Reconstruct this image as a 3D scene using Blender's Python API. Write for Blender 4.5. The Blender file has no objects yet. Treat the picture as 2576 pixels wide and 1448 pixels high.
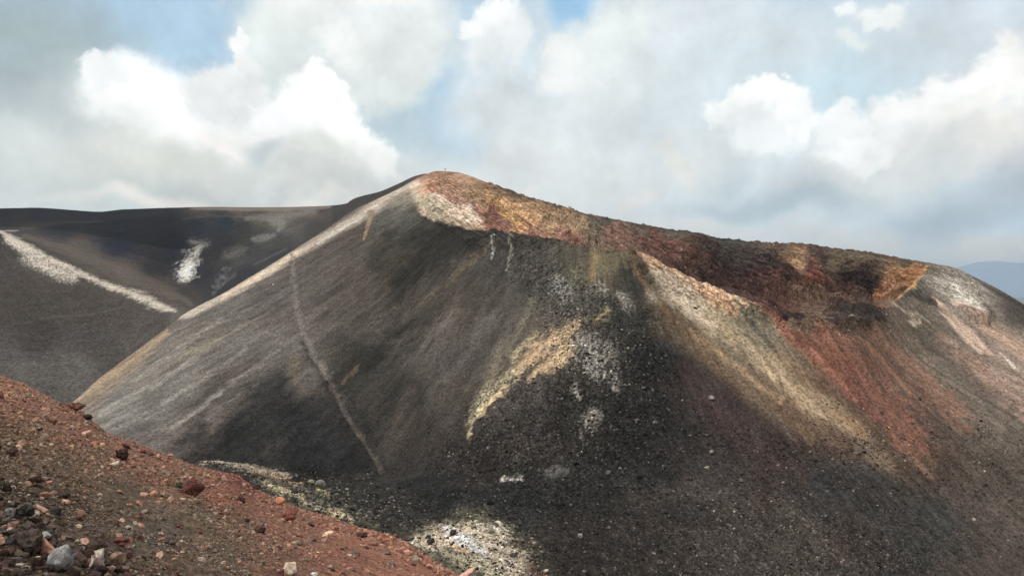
import bpy, math, random
import numpy as np
from math import radians as R

# ------------------------------------------------------------------ camera
# All layout numbers below are in "frame units": a 2576 x 1448 view, focal length F, eye at the origin, looking along +Y.
W, H, F = 2576.0, 1448.0, 1946.0
CX, CY = 1288.0, 724.0
scene = bpy.context.scene
C = scene.collection
cam_d = bpy.data.cameras.new("camera")
cam = bpy.data.objects.new("camera", cam_d)
C.objects.link(cam)
cam.location = (0, 0, 0)
cam.rotation_euler = (R(90), 0, 0)
cam_d.sensor_width = 36.0
cam_d.lens = 36.0 * F / W
cam_d.clip_start = 0.1
cam_d.clip_end = 150000
scene.camera = cam

# ------------------------------------------------------------------ exposure
vs = scene.view_settings
vs.view_transform = 'Standard'
vs.look = 'None'
vs.exposure = 0.0
vs.gamma = 1.0
vs.use_curve_mapping = False
scene.cycles.use_denoising = True
scene.cycles.max_bounces = 4
scene.cycles.diffuse_bounces = 2
scene.cycles.volume_bounces = 0
K_ILLUM = 0.92     # display value of a white surface under this light: picture colour / K = albedo

# ------------------------------------------------------------------ sun
SUN_EL, SUN_AZ = 56.0, -118.0      # azimuth from +Y, clockwise positive (so the sun stands to the left)
sd = bpy.data.lights.new("sun", 'SUN')
sd.energy = 2.6
sd.angle = R(2.0)
sd.color = (1.0, 0.95, 0.88)
sun = bpy.data.objects.new("sun", sd)
C.objects.link(sun)
sun.rotation_euler = (R(90 - SUN_EL), 0, R(180 - SUN_AZ))
# ------------------------------------------------------------------ helpers
def lin(c):
    c = np.asarray(c, dtype=np.float64) / 255.0
    return np.where(c <= 0.04045, c / 12.92, ((c + 0.055) / 1.055) ** 2.4)

def alb(c):
    c = np.asarray(c, float); mx_, mn_ = c.max(), c.min(); g = c.mean()
    c = (g + (c - g) * .72) * (1 + .25 * (mx_ - mn_) / max(mx_, 1))      # dusty pigments
    return np.clip(lin(c) / K_ILLUM, 0.004, 0.85)

def smooth(a, b, x):
    t = np.clip((x - a) / (b - a), 0, 1)
    return t * t * (3 - 2 * t)

def _hash(ix, iy, seed):
    h = (ix.astype(np.int64) * 374761393 + iy.astype(np.int64) * 668265263 + seed * 1442695041) & 0xFFFFFFFF
    h = ((h ^ (h >> 13)) * 1274126177) & 0xFFFFFFFF
    h = h ^ (h >> 16)
    return (h & 0xFFFF).astype(np.float32) / 65535.0

def pn(x, y, seed=0):
    """gradient noise, about -1..1"""
    x = np.asarray(x, dtype=np.float64); y = np.asarray(y, dtype=np.float64)
    x, y = np.broadcast_arrays(x, y)
    x0 = np.floor(x); y0 = np.floor(y)
    fx = (x - x0).astype(np.float32); fy = (y - y0).astype(np.float32)
    ux = fx * fx * fx * (fx * (fx * 6 - 15) + 10); uy = fy * fy * fy * (fy * (fy * 6 - 15) + 10)
    def g(dx, dy):
        a = _hash(x0 + dx, y0 + dy, seed) * np.float32(2 * math.pi)
        return np.cos(a) * (fx - dx) + np.sin(a) * (fy - dy)
    a = g(0, 0); b = g(1, 0); c = g(0, 1); d = g(1, 1)
    return ((a + (b - a) * ux) + ((c + (d - c) * ux) - (a + (b - a) * ux)) * uy) * 1.45

def fbm(x, y, seed=0, octv=4, gain=0.5, lac=2.03):
    s = 0; a = 1.0; n = 0
    for i in range(octv):
        s = s + a * pn(x, y, seed + i * 17); n += a
        a *= gain; x = x * lac + 3.1; y = y * lac - 1.7
    return s / n

def ridged(x, y, seed=0, octv=4):
    s = 0; a = 1.0; n = 0
    for i in range(octv):
        s = s + a * (1 - 2 * np.abs(pn(x, y, seed + i * 13))); n += a
        a *= 0.55; x = x * 2.1 + 5.3; y = y * 2.1 + 1.9
    return s / n

def pchip(x, xk, yk):
    xk = np.array(xk, float); yk = np.array(yk, float)
    h = np.diff(xk); d = np.diff(yk) / h
    m = np.zeros_like(yk)
    for i in range(1, len(xk) - 1):
        if d[i - 1] * d[i] > 0:
            w1 = 2 * h[i] + h[i - 1]; w2 = h[i] + 2 * h[i - 1]
            m[i] = (w1 + w2) / (w1 / d[i - 1] + w2 / d[i])
    m[0] = d[0]; m[-1] = d[-1]
    x = np.clip(x, xk[0], xk[-1])
    i = np.clip(np.searchsorted(xk, x, side='right') - 1, 0, len(xk) - 2)
    t = (x - xk[i]) / h[i]
    return ((1 + 2 * t) * (1 - t) ** 2 * yk[i] + t * (1 - t) ** 2 * h[i] * m[i]
            + t * t * (3 - 2 * t) * yk[i + 1] + t * t * (t - 1) * h[i] * m[i + 1])

def blur(a, n, axis):
    for _ in range(n):
        b = a.copy()
        if axis == 0:
            b[1:-1] = 0.25 * a[:-2] + 0.5 * a[1:-1] + 0.25 * a[2:]
        else:
            b[:, 1:-1] = 0.25 * a[:, :-2] + 0.5 * a[:, 1:-1] + 0.25 * a[:, 2:]
        a = b
    return a

def tag(o, label=None, cat=None, group=None, kind=None):
    if label: o['label'] = label
    if cat: o['category'] = cat
    if group: o['group'] = group
    if kind: o['kind'] = kind
    return o

def mesh_np(name, verts, faces, col=None, mat=None, smooth_=True, extra=None, uv=None, parent=None, loc=None):
    """verts (n,3); faces (m,k) with k 3 or 4; col (n,3)"""
    me = bpy.data.meshes.new(name)
    n, m, k = len(verts), len(faces), faces.shape[1]
    me.vertices.add(n)
    me.vertices.foreach_set('co', np.ascontiguousarray(verts, dtype=np.float32).ravel())
    me.loops.add(m * k)
    me.loops.foreach_set('vertex_index', np.ascontiguousarray(faces, dtype=np.int32).ravel())
    me.polygons.add(m)
    me.polygons.foreach_set('loop_start', np.arange(0, m * k, k, dtype=np.int32))
    me.polygons.foreach_set('loop_total', np.full(m, k, dtype=np.int32))
    me.polygons.foreach_set('use_smooth', np.full(m, bool(smooth_)))
    if col is not None:
        a = me.color_attributes.new('Col', 'FLOAT_COLOR', 'POINT')
        c4 = np.ones((n, 4), dtype=np.float32); c4[:, :3] = col
        a.data.foreach_set('color', c4.ravel())
    if extra:
        for nm, arr in extra.items():
            at = me.attributes.new(nm, 'FLOAT', 'POINT')
            at.data.foreach_set('value', np.ascontiguousarray(arr, dtype=np.float32).ravel())
    me.update(calc_edges=True)
    me.validate()
    o = bpy.data.objects.new(name, me)
    C.objects.link(o)
    if mat: me.materials.append(mat)
    if parent: o.parent = parent
    if loc is not None: o.location = loc
    return o

def grid_faces(nr, nc):
    i = np.arange(nr * nc, dtype=np.int32).reshape(nr, nc)
    return np.stack([i[:-1, :-1], i[:-1, 1:], i[1:, 1:], i[1:, :-1]], axis=-1).reshape(-1, 4)

# ------------------------------------------------------------------ sky
def sky_nodes():
    w = bpy.data.worlds.new("World")
    scene.world = w
    w.use_nodes = True
    nt = w.node_tree
    N, L = nt.nodes, nt.links
    N.clear()
    out = N.new('ShaderNodeOutputWorld'); bg = N.new('ShaderNodeBackground')
    L.new(bg.outputs[0], out.inputs[0])
    STR = 0.1
    bg.inputs[1].default_value = STR
    sky = N.new('ShaderNodeTexSky'); sky.sky_type = 'NISHITA'; sky.sun_disc = False
    sky.sun_elevation = R(SUN_EL); sky.sun_rotation = R(SUN_AZ)
    sky.altitude = 2000; sky.air_density = 1.0; sky.dust_density = 2.0
    tc = N.new('ShaderNodeTexCoord')
    sep = N.new('ShaderNodeSeparateXYZ'); L.new(tc.outputs['Generated'], sep.inputs[0])
    def math_(op, a, b=None, c=None):
        n = N.new('ShaderNodeMath'); n.operation = op
        for i, v in enumerate((a, b, c)):
            if v is None: continue
            if isinstance(v, (int, float)): n.inputs[i].default_value = v
            else: L.new(v, n.inputs[i])
        return n.outputs[0]
    az = math_('ARCTAN2', sep.outputs[0], sep.outputs[1])
    el = math_('ARCSINE', sep.outputs[2])
    comb = N.new('ShaderNodeCombineXYZ'); L.new(az, comb.inputs[0]); L.new(el, comb.inputs[1])
    def noise(scale, detail, rough, src, loc=(0, 0, 0), stretch=(1, 1, 1)):
        mp = N.new('ShaderNodeMapping'); L.new(src, mp.inputs[0])
        mp.inputs['Location'].default_value = loc; mp.inputs['Scale'].default_value = stretch
        t = N.new('ShaderNodeTexNoise'); L.new(mp.outputs[0], t.inputs['Vector'])
        t.inputs['Scale'].default_value = scale; t.inputs['Detail'].default_value = detail
        t.inputs['Roughness'].default_value = rough
        return t
    def warp(src, amp, scale, detail, rough, loc):
        t = noise(scale, detail, rough, tc.outputs['Generated'], loc)
        s = N.new('ShaderNodeVectorMath'); s.operation = 'SUBTRACT'; L.new(t.outputs['Color'], s.inputs[0]); s.inputs[1].default_value = (.5, .5, .5)
        m = N.new('ShaderNodeVectorMath'); m.operation = 'SCALE'; L.new(s.outputs[0], m.inputs[0]); m.inputs['Scale'].default_value = amp
        a = N.new('ShaderNodeVectorMath'); a.operation = 'ADD'; L.new(src, a.inputs[0]); L.new(m.outputs[0], a.inputs[1])
        return a.outputs[0]
    base = warp(comb.outputs[0], 0.10, 5, 2, .5, (3, 1, 7))
    crisp = warp(base, 0.085, 17, 5, .56, (11, 4, 2))
    crisp = warp(crisp, 0.022, 60, 4, .6, (1, 3, 2))         # billowing edge
    soft = warp(base, 0.12, 7, 4, .5, (1, 9, 4))            # wisps
    coords = {'c': crisp, 's': soft}
    def S(c):                                                # picture colour -> sky radiance input
        return tuple(float(v) / STR for v in lin(c)) + (1,)
    def mix(fac, a, b):
        m = N.new('ShaderNodeMix'); m.data_type = 'RGBA'
        if isinstance(fac, (int, float)): m.inputs[0].default_value = fac
        else: L.new(fac, m.inputs[0])
        if isinstance(a, tuple): m.inputs[6].default_value = a
        else: L.new(a, m.inputs[6])
        if isinstance(b, tuple): m.inputs[7].default_value = b
        else: L.new(b, m.inputs[7])
        return m.outputs[2]
    def ang(px, py):
        u, v = (px - CX) / F, (CY - py) / F
        return math.atan(u), math.atan(v / math.sqrt(1 + u * u))
    # thin high haze over the clear sky, denser towards the horizon
    cur = mix(0.92, sky.outputs[0], S((172, 200, 220)))
    big = noise(2.2, 5, .55, tc.outputs['Generated'], (5, 2, 1), (1, 1, 1.6))
    ramp = N.new('ShaderNodeMapRange'); ramp.interpolation_type = 'SMOOTHERSTEP'
    L.new(big.outputs['Fac'], ramp.inputs[0]); ramp.inputs[1].default_value = .38; ramp.inputs[2].default_value = .62
    hi = N.new('ShaderNodeMapRange'); L.new(el, hi.inputs[0]); hi.inputs[1].default_value = .33; hi.inputs[2].default_value = .6
    cur = mix(math_('MULTIPLY', ramp.outputs[0], hi.outputs[0]), cur, S((222, 226, 228)))
    # white cloud added out of view, overhead and behind the viewer, for neutral fill
    top = N.new('ShaderNodeMapRange'); top.interpolation_type = 'SMOOTHERSTEP'; L.new(el, top.inputs[0]); top.inputs[1].default_value = .42; top.inputs[2].default_value = .7
    side = N.new('ShaderNodeMapRange'); side.interpolation_type = 'SMOOTHERSTEP'; L.new(math_('ABSOLUTE', az), side.inputs[0]); side.inputs[1].default_value = .72; side.inputs[2].default_value = 1.1
    cover = math_('MULTIPLY_ADD', ramp.outputs[0], .3, .66)
    cover = math_('MULTIPLY', cover, math_('MAXIMUM', top.outputs[0], side.outputs[0]))
    outer = mix(.5, S((236, 226, 214)), S((246, 238, 226)))
    blobs = [
        # px, py, rx, ry, rot, colour, alpha, softness, coordinate set
        (1800, 330, 1150, 420, 0, (214, 223, 226), .95, .55, 's'),
        (500, 480, 900, 260, 0, (213, 218, 213), .97, .5, 's'),
        (1290, 470, 420, 230, 0, (220, 223, 222), .9, .6, 's'),
        (2180, 215, 330, 110, -12, (190, 214, 224), .9, .7, 's'),
        (1950, 140, 300, 90, -25, (205, 216, 222), .7, .8, 's'),
        (1700, 60, 260, 120, 0, (212, 219, 222), .8, .7, 's'),
        (2430, 100, 330, 170, 0, (206, 212, 218), .8, .7, 's'),
        (1020, 250, 190, 170, 10, (180, 199, 207), .9, .6, 's'),
        (1135, 190, 66, 210, 0, (172, 200, 220), .9, .8, 's'),
        (860, 90, 290, 190, 5, (222, 228, 225), 1, .25, 'c'),
        (980, 60, 150, 120, 0, (226, 231, 229), .9, .5, 'c'),
        (1000, 10, 130, 45, 0, (246, 247, 246), .9, .7, 's'),
        (760, 20, 130, 50, 0, (232, 234, 232), .8, .8, 's'),
        (740, 190, 150, 90, 0, (214, 221, 219), .8, .7, 's'),
        (858, 150, 60, 40, 20, (240, 241, 238), .9, .7, 'c'),
        (120, 90, 230, 190, 0, (157, 172, 175), .97, .45, 's'),
        (60, 230, 250, 90, 0, (170, 178, 180), .8, .8, 's'),
        (140, 480, 260, 140, 0, (200, 206, 203), .7, .8, 's'),
        (290, 210, 120, 90, 0, (218, 224, 221), .6, .9, 's'),
        # left cumulus
        (360, 250, 120, 110, 0, (246, 247, 246), 1, .45, 'c'),
        (430, 255, 145, 125, 0, (264, 264, 261), 1, .5, 'c'),
        (300, 190, 60, 50, 0, (242, 244, 243), .95, .35, 'c'),
        (510, 300, 140, 90, 0, (264, 264, 261), 1, .7, 'c'),
        (600, 100, 38, 34, 0, (240, 241, 239), 1, .3, 'c'),
        (612, 170, 45, 70, 10, (230, 231, 229), 1, .4, 'c'),
        (600, 240, 95, 80, 0, (226, 227, 226), 1, .4, 'c'),
        (560, 210, 60, 60, 0, (240, 241, 240), .9, .5, 'c'),
        (660, 225, 60, 40, 30, (233, 234, 232), .8, .6, 'c'),
        (500, 330, 150, 70, 0, (255, 255, 253), .9, .7, 's'),
        # right-hand half of the left cumulus
        (800, 290, 130, 75, 5, (262, 262, 259), 1, .38, 'c'),
        (815, 240, 55, 45, 0, (253, 253, 252), 1, .25, 'c'),
        (700, 290, 80, 55, 0, (250, 250, 249), 1, .35, 'c'),
        (890, 330, 110, 60, 35, (258, 258, 254), 1, .42, 'c'),
        (955, 385, 75, 45, 35, (244, 244, 240), 1, .35, 'c'),
        (620, 345, 110, 40, 0, (236, 232, 227), .7, .8, 's'),
        (790, 370, 260, 45, 8, (240, 240, 235), .7, .9, 's'),
        # grey bellies
        (470, 430, 330, 75, 0, (216, 214, 203), .85, .8, 's'),
        (700, 450, 240, 90, 0, (206, 209, 204), .9, .7, 's'),
        (420, 470, 260, 34, 0, (192, 197, 191), .85, .8, 's'),
        (830, 480, 260, 45, 10, (203, 204, 198), .8, .8, 's'),
        (690, 365, 55, 26, 0, (182, 192, 194), .8, .8, 's'),
        (545, 350, 60, 18, 10, (255, 246, 240), .8, .8, 'c'),
        (330, 400, 110, 30, -15, (226, 226, 216), .7, .8, 'c'),
        (850, 420, 130, 30, 15, (214, 215, 208), .7, .8, 's'),
        (690, 430, 50, 26, 0, (218, 221, 216), .7, .7, 'c'),
        (540, 508, 380, 24, 0, (240, 232, 222), .9, .8, 's'),
        (300, 300, 170, 60, 20, (228, 230, 226), .5, .9, 's'),
        (100, 380, 260, 100, 0, (212, 216, 212), .6, .9, 's'),
        # middle
        (1230, 60, 62, 60, 0, (242, 244, 243), 1, .3, 'c'),
        (1185, 90, 48, 38, 0, (240, 242, 241), 1, .35, 'c'),
        (1280, 110, 65, 70, 0, (228, 232, 232), .95, .45, 'c'),
        (1215, 150, 70, 40, 20, (222, 227, 227), .85, .6, 'c'),
        (1425, 30, 66, 80, 0, (146, 188, 220), .97, .5, 's'),
        (1440, 165, 80, 75, 0, (230, 233, 231), 1, .3, 'c'),
        (1540, 90, 120, 100, -25, (225, 231, 229), .95, .5, 'c'),
        (1530, 230, 170, 90, -15, (220, 225, 226), .85, .8, 's'),
        (1240, 290, 120, 60, 0, (214, 220, 222), .8, .8, 's'),
        (1330, 457, 38, 14, -15, (228, 226, 220), .9, .6, 'c'),
        (1585, 505, 48, 32, 0, (226, 224, 220), .95, .5, 'c'),
        (1712, 420, 42, 50, 0, (229, 228, 217), .95, .4, 'c'),
        (1760, 395, 150, 60, 0, (214, 217, 216), .6, .9, 's'),
        (1690, 370, 30, 22, 0, (222, 223, 218), .8, .7, 'c'),
        # right cumulus bank
        (2120, 20, 42, 30, 0, (238, 242, 241), .9, .5, 'c'),
        (2215, 50, 75, 38, 15, (240, 244, 242), .9, .5, 'c'),
        (2130, 110, 40, 20, 30, (226, 232, 230), .8, .7, 'c'),
        (1925, 255, 72, 48, 0, (250, 251, 249), 1, .28, 'c'),
        (1850, 285, 75, 35, 15, (240, 242, 241), 1, .4, 'c'),
        (1900, 330, 110, 60, 0, (233, 237, 237), 1, .4, 'c'),
        (1985, 285, 60, 60, 0, (246, 248, 246), 1, .4, 'c'),
        (2090, 310, 75, 45, 0, (238, 240, 239), 1, .35, 'c'),
        (2120, 370, 110, 65, 0, (242, 244, 242), 1, .4, 'c'),
        (2270, 320, 130, 75, -15, (238, 239, 237), 1, .3, 'c'),
        (2400, 270, 130, 80, -12, (241, 241, 238), 1, .28, 'c'),
        (2540, 230, 90, 110, 0, (243, 242, 238), 1, .3, 'c'),
        (2500, 370, 180, 70, 0, (233, 229, 223), .9, .7, 's'),
        (2280, 410, 190, 60, -8, (220, 221, 218), .85, .8, 's'),
        (2050, 440, 150, 60, 0, (209, 215, 218), .8, .8, 's'),
        (2020, 465, 55, 22, 0, (220, 220, 216), .7, .7, 'c'),
        (1915, 235, 45, 26, 0, (255, 255, 255), .9, .5, 'c'),
        (1960, 300, 50, 30, 20, (252, 253, 252), .8, .6, 'c'),
        (2100, 350, 70, 30, 0, (253, 253, 252), .85, .6, 'c'),
        (2180, 385, 60, 26, 0, (244, 244, 242), .8, .7, 'c'),
        (2240, 300, 60, 34, -20, (250, 250, 248), .85, .6, 'c'),
        (2380, 250, 90, 34, -12, (253, 252, 250), .85, .6, 'c'),
        (2500, 215, 80, 40, -15, (253, 252, 249), .85, .6, 'c'),
        (2420, 310, 120, 34, 0, (246, 244, 238), .8, .8, 's'),
        (1840, 400, 70, 24, 0, (222, 226, 226), .7, .8, 's'),
        (2200, 470, 120, 26, 0, (212, 214, 213), .7, .8, 's'),
        (1960, 505, 300, 48, -3, (172, 188, 196), .85, .7, 's'),
        (1830, 430, 60, 55, 20, (186, 200, 207), .7, .9, 's'),
        (2440, 525, 300, 60, -6, (168, 183, 196), .85, .7, 's'),
        (2560, 450, 120, 60, 0, (182, 190, 197), .8, .9, 's'),
        (2250, 600, 400, 50, 4, (222, 218, 212), .9, .8, 's'),
        (2500, 640, 260, 60, 0, (220, 211, 203), .9, .8, 's'),
        (1750, 580, 300, 45, 10, (222, 222, 218), .85, .8, 's'),
    ]
    for bi, (px, py, rx, ry, rot, colr, al, so, cs) in enumerate(blobs):
        if bi % 8 == 7:                                      # keeps the node chain sequential (limited shader stack)
            for key in ('c', 's'):
                dep = N.new('ShaderNodeVectorMath'); dep.operation = 'MULTIPLY_ADD'
                L.new(cur, dep.inputs[0]); dep.inputs[1].default_value = (1e-7,) * 3; L.new({'c': crisp, 's': soft}[key], dep.inputs[2])
                coords[key] = dep.outputs[0]
        a0, e0 = ang(px, py); a1, _ = ang(px + rx * .5, py); _, e1 = ang(px, py - ry * .5)
        sx = max(abs(a1 - a0) * 2, .005); sy = max(abs(e1 - e0) * 2, .004)
        mp = N.new('ShaderNodeMapping'); mp.vector_type = 'TEXTURE'
        L.new(coords[cs], mp.inputs[0])
        mp.inputs['Location'].default_value = (a0, e0, 0)
        mp.inputs['Rotation'].default_value = (0, 0, R(-rot))
        mp.inputs['Scale'].default_value = (sx, sy, 1e3)
        ln = N.new('ShaderNodeVectorMath'); ln.operation = 'LENGTH'; L.new(mp.outputs[0], ln.inputs[0])
        mr = N.new('ShaderNodeMapRange'); mr.interpolation_type = 'SMOOTHSTEP'
        L.new(ln.outputs['Value'], mr.inputs[0])
        mr.inputs[1].default_value = 1 + so * .55; mr.inputs[2].default_value = max(.05, 1 - so * 1.1)
        mr.inputs[3].default_value = 0; mr.inputs[4].default_value = al
        cur = mix(mr.outputs[0], cur, S(colr))
    cur = mix(cover, cur, outer)
    # billows catch the light on their upper left: same noise sampled twice, a small step apart
    b1 = noise(11, 7, .55, tc.outputs['Generated'], (4, 8, 1)); b2 = noise(11, 7, .55, tc.outputs['Generated'], (4.035, 8.0, .955))
    df = math_('SUBTRACT', b1.outputs['Fac'], b2.outputs['Fac'])
    emb = math_('MULTIPLY_ADD', df, .42, 1.0)
    ms = N.new('ShaderNodeVectorMath'); ms.operation = 'SCALE'; L.new(cur, ms.inputs[0]); L.new(emb, ms.inputs['Scale'])
    cur = ms.outputs[0]
    # fine billow relief
    rel = noise(26, 7, .6, tc.outputs['Generated'], (2, 2, 9))
    rr = N.new('ShaderNodeMapRange'); L.new(rel.outputs['Fac'], rr.inputs[0])
    rr.inputs[1].default_value = .3; rr.inputs[2].default_value = .7; rr.inputs[3].default_value = 1.10; rr.inputs[4].default_value = 1.25
    mul = N.new('ShaderNodeVectorMath'); mul.operation = 'SCALE'; L.new(cur, mul.inputs[0]); L.new(rr.outputs[0], mul.inputs['Scale'])
    L.new(mul.outputs[0], bg.inputs[0])
    w.cycles.sampling_method = 'MANUAL'; w.cycles.sample_map_resolution = 512
sky_nodes()

# ------------------------------------------------------------------ materials
def ground_material(name, grain, bump_d, streak=True, rough_attr=True, spec=.06):
    """Surface colour comes from the colour map on the mesh; noise adds grain, grit and streaks."""
    m = bpy.data.materials.new(name); m.use_nodes = True
    nt = m.node_tree; N, L = nt.nodes, nt.links; N.clear()
    out = N.new('ShaderNodeOutputMaterial'); b = N.new('ShaderNodeBsdfPrincipled')
    L.new(b.outputs[0], out.inputs[0])
    b.inputs['Roughness'].default_value = .92
    b.inputs['Specular IOR Level'].default_value = spec
    at = N.new('ShaderNodeAttribute'); at.attribute_name = 'Col'
    geo = N.new('ShaderNodeNewGeometry')
    def noise(scale, detail=6, rough=.6, src=None):
        t = N.new('ShaderNodeTexNoise'); t.inputs['Scale'].default_value = scale
        t.inputs['Detail'].default_value = detail; t.inputs['Roughness'].default_value = rough
        L.new(src or geo.outputs['Position'], t.inputs['Vector']); return t
    def mrange(src, a, b_, c, d):
        r = N.new('ShaderNodeMapRange'); L.new(src, r.inputs[0])
        for i, v in zip((1, 2, 3, 4), (a, b_, c, d)): r.inputs[i].default_value = v
        return r.outputs[0]
    def mul(a, b_):
        n = N.new('ShaderNodeMath'); n.operation = 'MULTIPLY'
        for i, v in enumerate((a, b_)):
            if isinstance(v, (int, float)): n.inputs[i].default_value = v
            else: L.new(v, n.inputs[i])
        return n.outputs[0]
    n1 = noise(1 / grain, 8, .68); n2 = noise(.22 / grain, 5, .6)
    v1 = mrange(n1.outputs['Fac'], .34, .66, .42, 1.62); v2 = mrange(n2.outputs['Fac'], .3, .7, .80, 1.2)
    f = mul(v1, v2)
    hgt = n1.outputs['Fac']
    if rough_attr:                                            # broken rock: much stronger light and dark facets
        rk_ = N.new('ShaderNodeAttribute'); rk_.attribute_name = 'rocky'
        n4 = noise(.62 / grain, 9, .78)
        g4 = mrange(n4.outputs['Fac'], .36, .66, .30, 1.85)
        one = N.new('ShaderNodeMath'); one.operation = 'SUBTRACT'; L.new(g4, one.inputs[0]); one.inputs[1].default_value = 1
        ma = N.new('ShaderNodeMath'); ma.operation = 'MULTIPLY_ADD'; L.new(one.outputs[0], ma.inputs[0]); L.new(mul(rk_.outputs['Fac'], .8), ma.inputs[1]); ma.inputs[2].default_value = 1
        f = mul(f, ma.outputs[0])
    if streak:
        su = N.new('ShaderNodeAttribute'); su.attribute_name = 'su'
        sv = N.new('ShaderNodeAttribute'); sv.attribute_name = 'sv'
        cb = N.new('ShaderNodeCombineXYZ'); L.new(su.outputs['Fac'], cb.inputs[0]); L.new(sv.outputs['Fac'], cb.inputs[1])
        n3 = noise(.55, 7, .62, cb.outputs[0])
        f = mul(f, mrange(n3.outputs['Fac'], .34, .66, .72, 1.28))
        ad = N.new('ShaderNodeMath'); ad.operation = 'ADD'; L.new(hgt, ad.inputs[0]); L.new(mul(n3.outputs['Fac'], .5), ad.inputs[1])
        hgt = ad.outputs[0]
    vm = N.new('ShaderNodeVectorMath'); vm.operation = 'SCALE'
    L.new(at.outputs['Color'], vm.inputs[0]); L.new(f, vm.inputs['Scale'])
    L.new(vm.outputs[0], b.inputs['Base Color'])
    bp = N.new('ShaderNodeBump'); bp.inputs['Distance'].default_value = bump_d
    L.new(hgt, bp.inputs['Height'])
    if rough_attr:
        ra = N.new('ShaderNodeAttribute'); ra.attribute_name = 'rocky'
        L.new(mrange(ra.outputs['Fac'], 0, 1, .35, 1.0), bp.inputs['Strength'])
    else:
        bp.inputs['Strength'].default_value = .8
    L.new(bp.outputs[0], b.inputs['Normal'])
    return m

MAT_CONE = ground_material('volcanic_slope', .9, .8)
MAT_FAR = ground_material('far_ground', 1.6, .6, streak=False)
MAT_RED = ground_material('red_scoria_ground', .045, .02, streak=False)
MAT_ROCK = ground_material('rock', .03, .012, streak=False, rough_attr=False, spec=.15)
MAT_GRAVEL = ground_material('gravel', .012, .003, streak=False, rough_attr=False, spec=.12)
MAT_RUBBLE = ground_material('rubble', .25, .08, streak=False, rough_attr=False, spec=.12)
# ------------------------------------------------------------------ terrain: feature lines (frame x, distance, frame y)
PXK = np.array([-3000, -600, 0, 190, 320, 400, 470, 560, 640, 740, 830, 900, 960, 1000, 1050, 1100, 1180, 1240, 1300, 1400, 1500, 1600,
                1700, 1800, 1900, 2000, 2060, 2150, 2230, 2300, 2340, 2400, 2450, 2576, 2800, 5500], float)
cols = np.concatenate([np.arange(-3000, -300, 60), np.arange(-300, -20, 10), np.arange(-20, 2600, 2.0), np.arange(2600, 2900, 10), np.arange(2900, 5501, 60)]).astype(float)
NC = len(cols)
def line(tab):
    t = np.array(tab, float)
    Y = pchip(cols, t[:, 0], t[:, 1]); py = pchip(cols, t[:, 0], t[:, 2])
    return Y, (CY - py) / F * Y
def line_yz(Y, z): return Y, z
CRD = 4.5   # how far the crater floor sinks behind its front lip
A0 = line([(-3000, 90, 1480), (0, 90, 1480), (700, 90, 1480), (1200, 85, 1560), (1700, 100, 1700), (2300, 120, 1800), (2800, 130, 1900), (5500, 140, 1950)])
A1 = line([(-3000, 150, 1290), (0, 150, 1290), (600, 150, 1245), (700, 145, 1268), (900, 130, 1340), (1100, 115, 1425), (1300, 115, 1442), (1500, 128, 1448),
           (1700, 145, 1450), (2000, 168, 1450), (2300, 185, 1450), (2800, 210, 1460), (5500, 300, 1480)])
A2 = line([(-3000, 200, 1180), (0, 200, 1180), (400, 195, 1180), (480, 190, 1170), (530, 189, 1158), (600, 188, 1160), (660, 186, 1172), (700, 183, 1182), (760, 182, 1196), (900, 170, 1238),
           (1000, 160, 1275), (1100, 150, 1305), (1200, 145, 1312), (1300, 150, 1322), (1500, 170, 1310), (1700, 185, 1305), (2000, 200, 1300), (2300, 215, 1285), (2576, 230, 1265), (2800, 240, 1250), (5500, 330, 1250)])
A3 = line([(-3000, 260, 1130), (0, 250, 1130), (400, 238, 1180), (500, 236, 1200), (700, 234, 1212), (830, 231, 1208), (950, 228, 1198), (1100, 213, 1192), (1300, 203, 1190),
           (1500, 207, 1180), (1700, 212, 1172), (2000, 223, 1155), (2300, 235, 1120), (2576, 250, 1075), (2800, 262, 1045), (5500, 400, 1045)])
Cc = line([(-3000, 300, 1900), (-600, 300, 1500), (0, 305, 1130), (190, 320, 1005), (250, 333, 950), (320, 345, 898), (400, 358, 838), (470, 370, 785), (560, 388, 738), (640, 405, 690),
           (740, 430, 628), (830, 450, 570), (887, 462, 532), (956, 477, 498), (1000, 485, 477), (1050, 494, 449), (1080, 499, 436), (1100, 500, 430), (1150, 497, 433), (1180, 492, 441), (1250, 480, 469),
           (1330, 470, 496), (1420, 455, 522), (1450, 452, 531), (1550, 440, 551), (1640, 430, 568), (1760, 420, 591), (1820, 415, 604), (1950, 400, 616), (2060, 385, 623), (2200, 366, 639),
           (2250, 360, 647), (2340, 345, 661), (2400, 340, 673), (2450, 337, 696), (2500, 335, 720), (2576, 332, 764), (2800, 335, 890), (5500, 420, 1500)])
Bt = line([(-3000, 400, 580), (1180, 385, 582), (1240, 375, 586), (1300, 355, 594), (1400, 325, 610), (1500, 300, 624), (1600, 288, 638), (1640, 285, 652), (1700, 282, 688), (1800, 278, 728),
           (1880, 273, 758), (1940, 268, 778), (2000, 265, 800), (2060, 264, 812), (2150, 268, 812), (2200, 277, 800), (2230, 287, 775), (2300, 312, 715), (2340, 326, 690), (2400, 330, 690), (5500, 330, 690)])
Ht = line([(-3000, 410, 590), (1180, 392, 586), (1240, 386, 590), (1300, 372, 602), (1400, 350, 621), (1500, 332, 640), (1600, 325, 660), (1700, 325, 690), (1800, 318, 722), (1880, 312, 748), (1940, 307, 762),
           (2000, 302, 772), (2060, 300, 776), (2150, 303, 773), (2200, 306, 768), (2230, 309, 758), (2300, 326, 703), (2340, 333, 684), (5500, 333, 684)])
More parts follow.
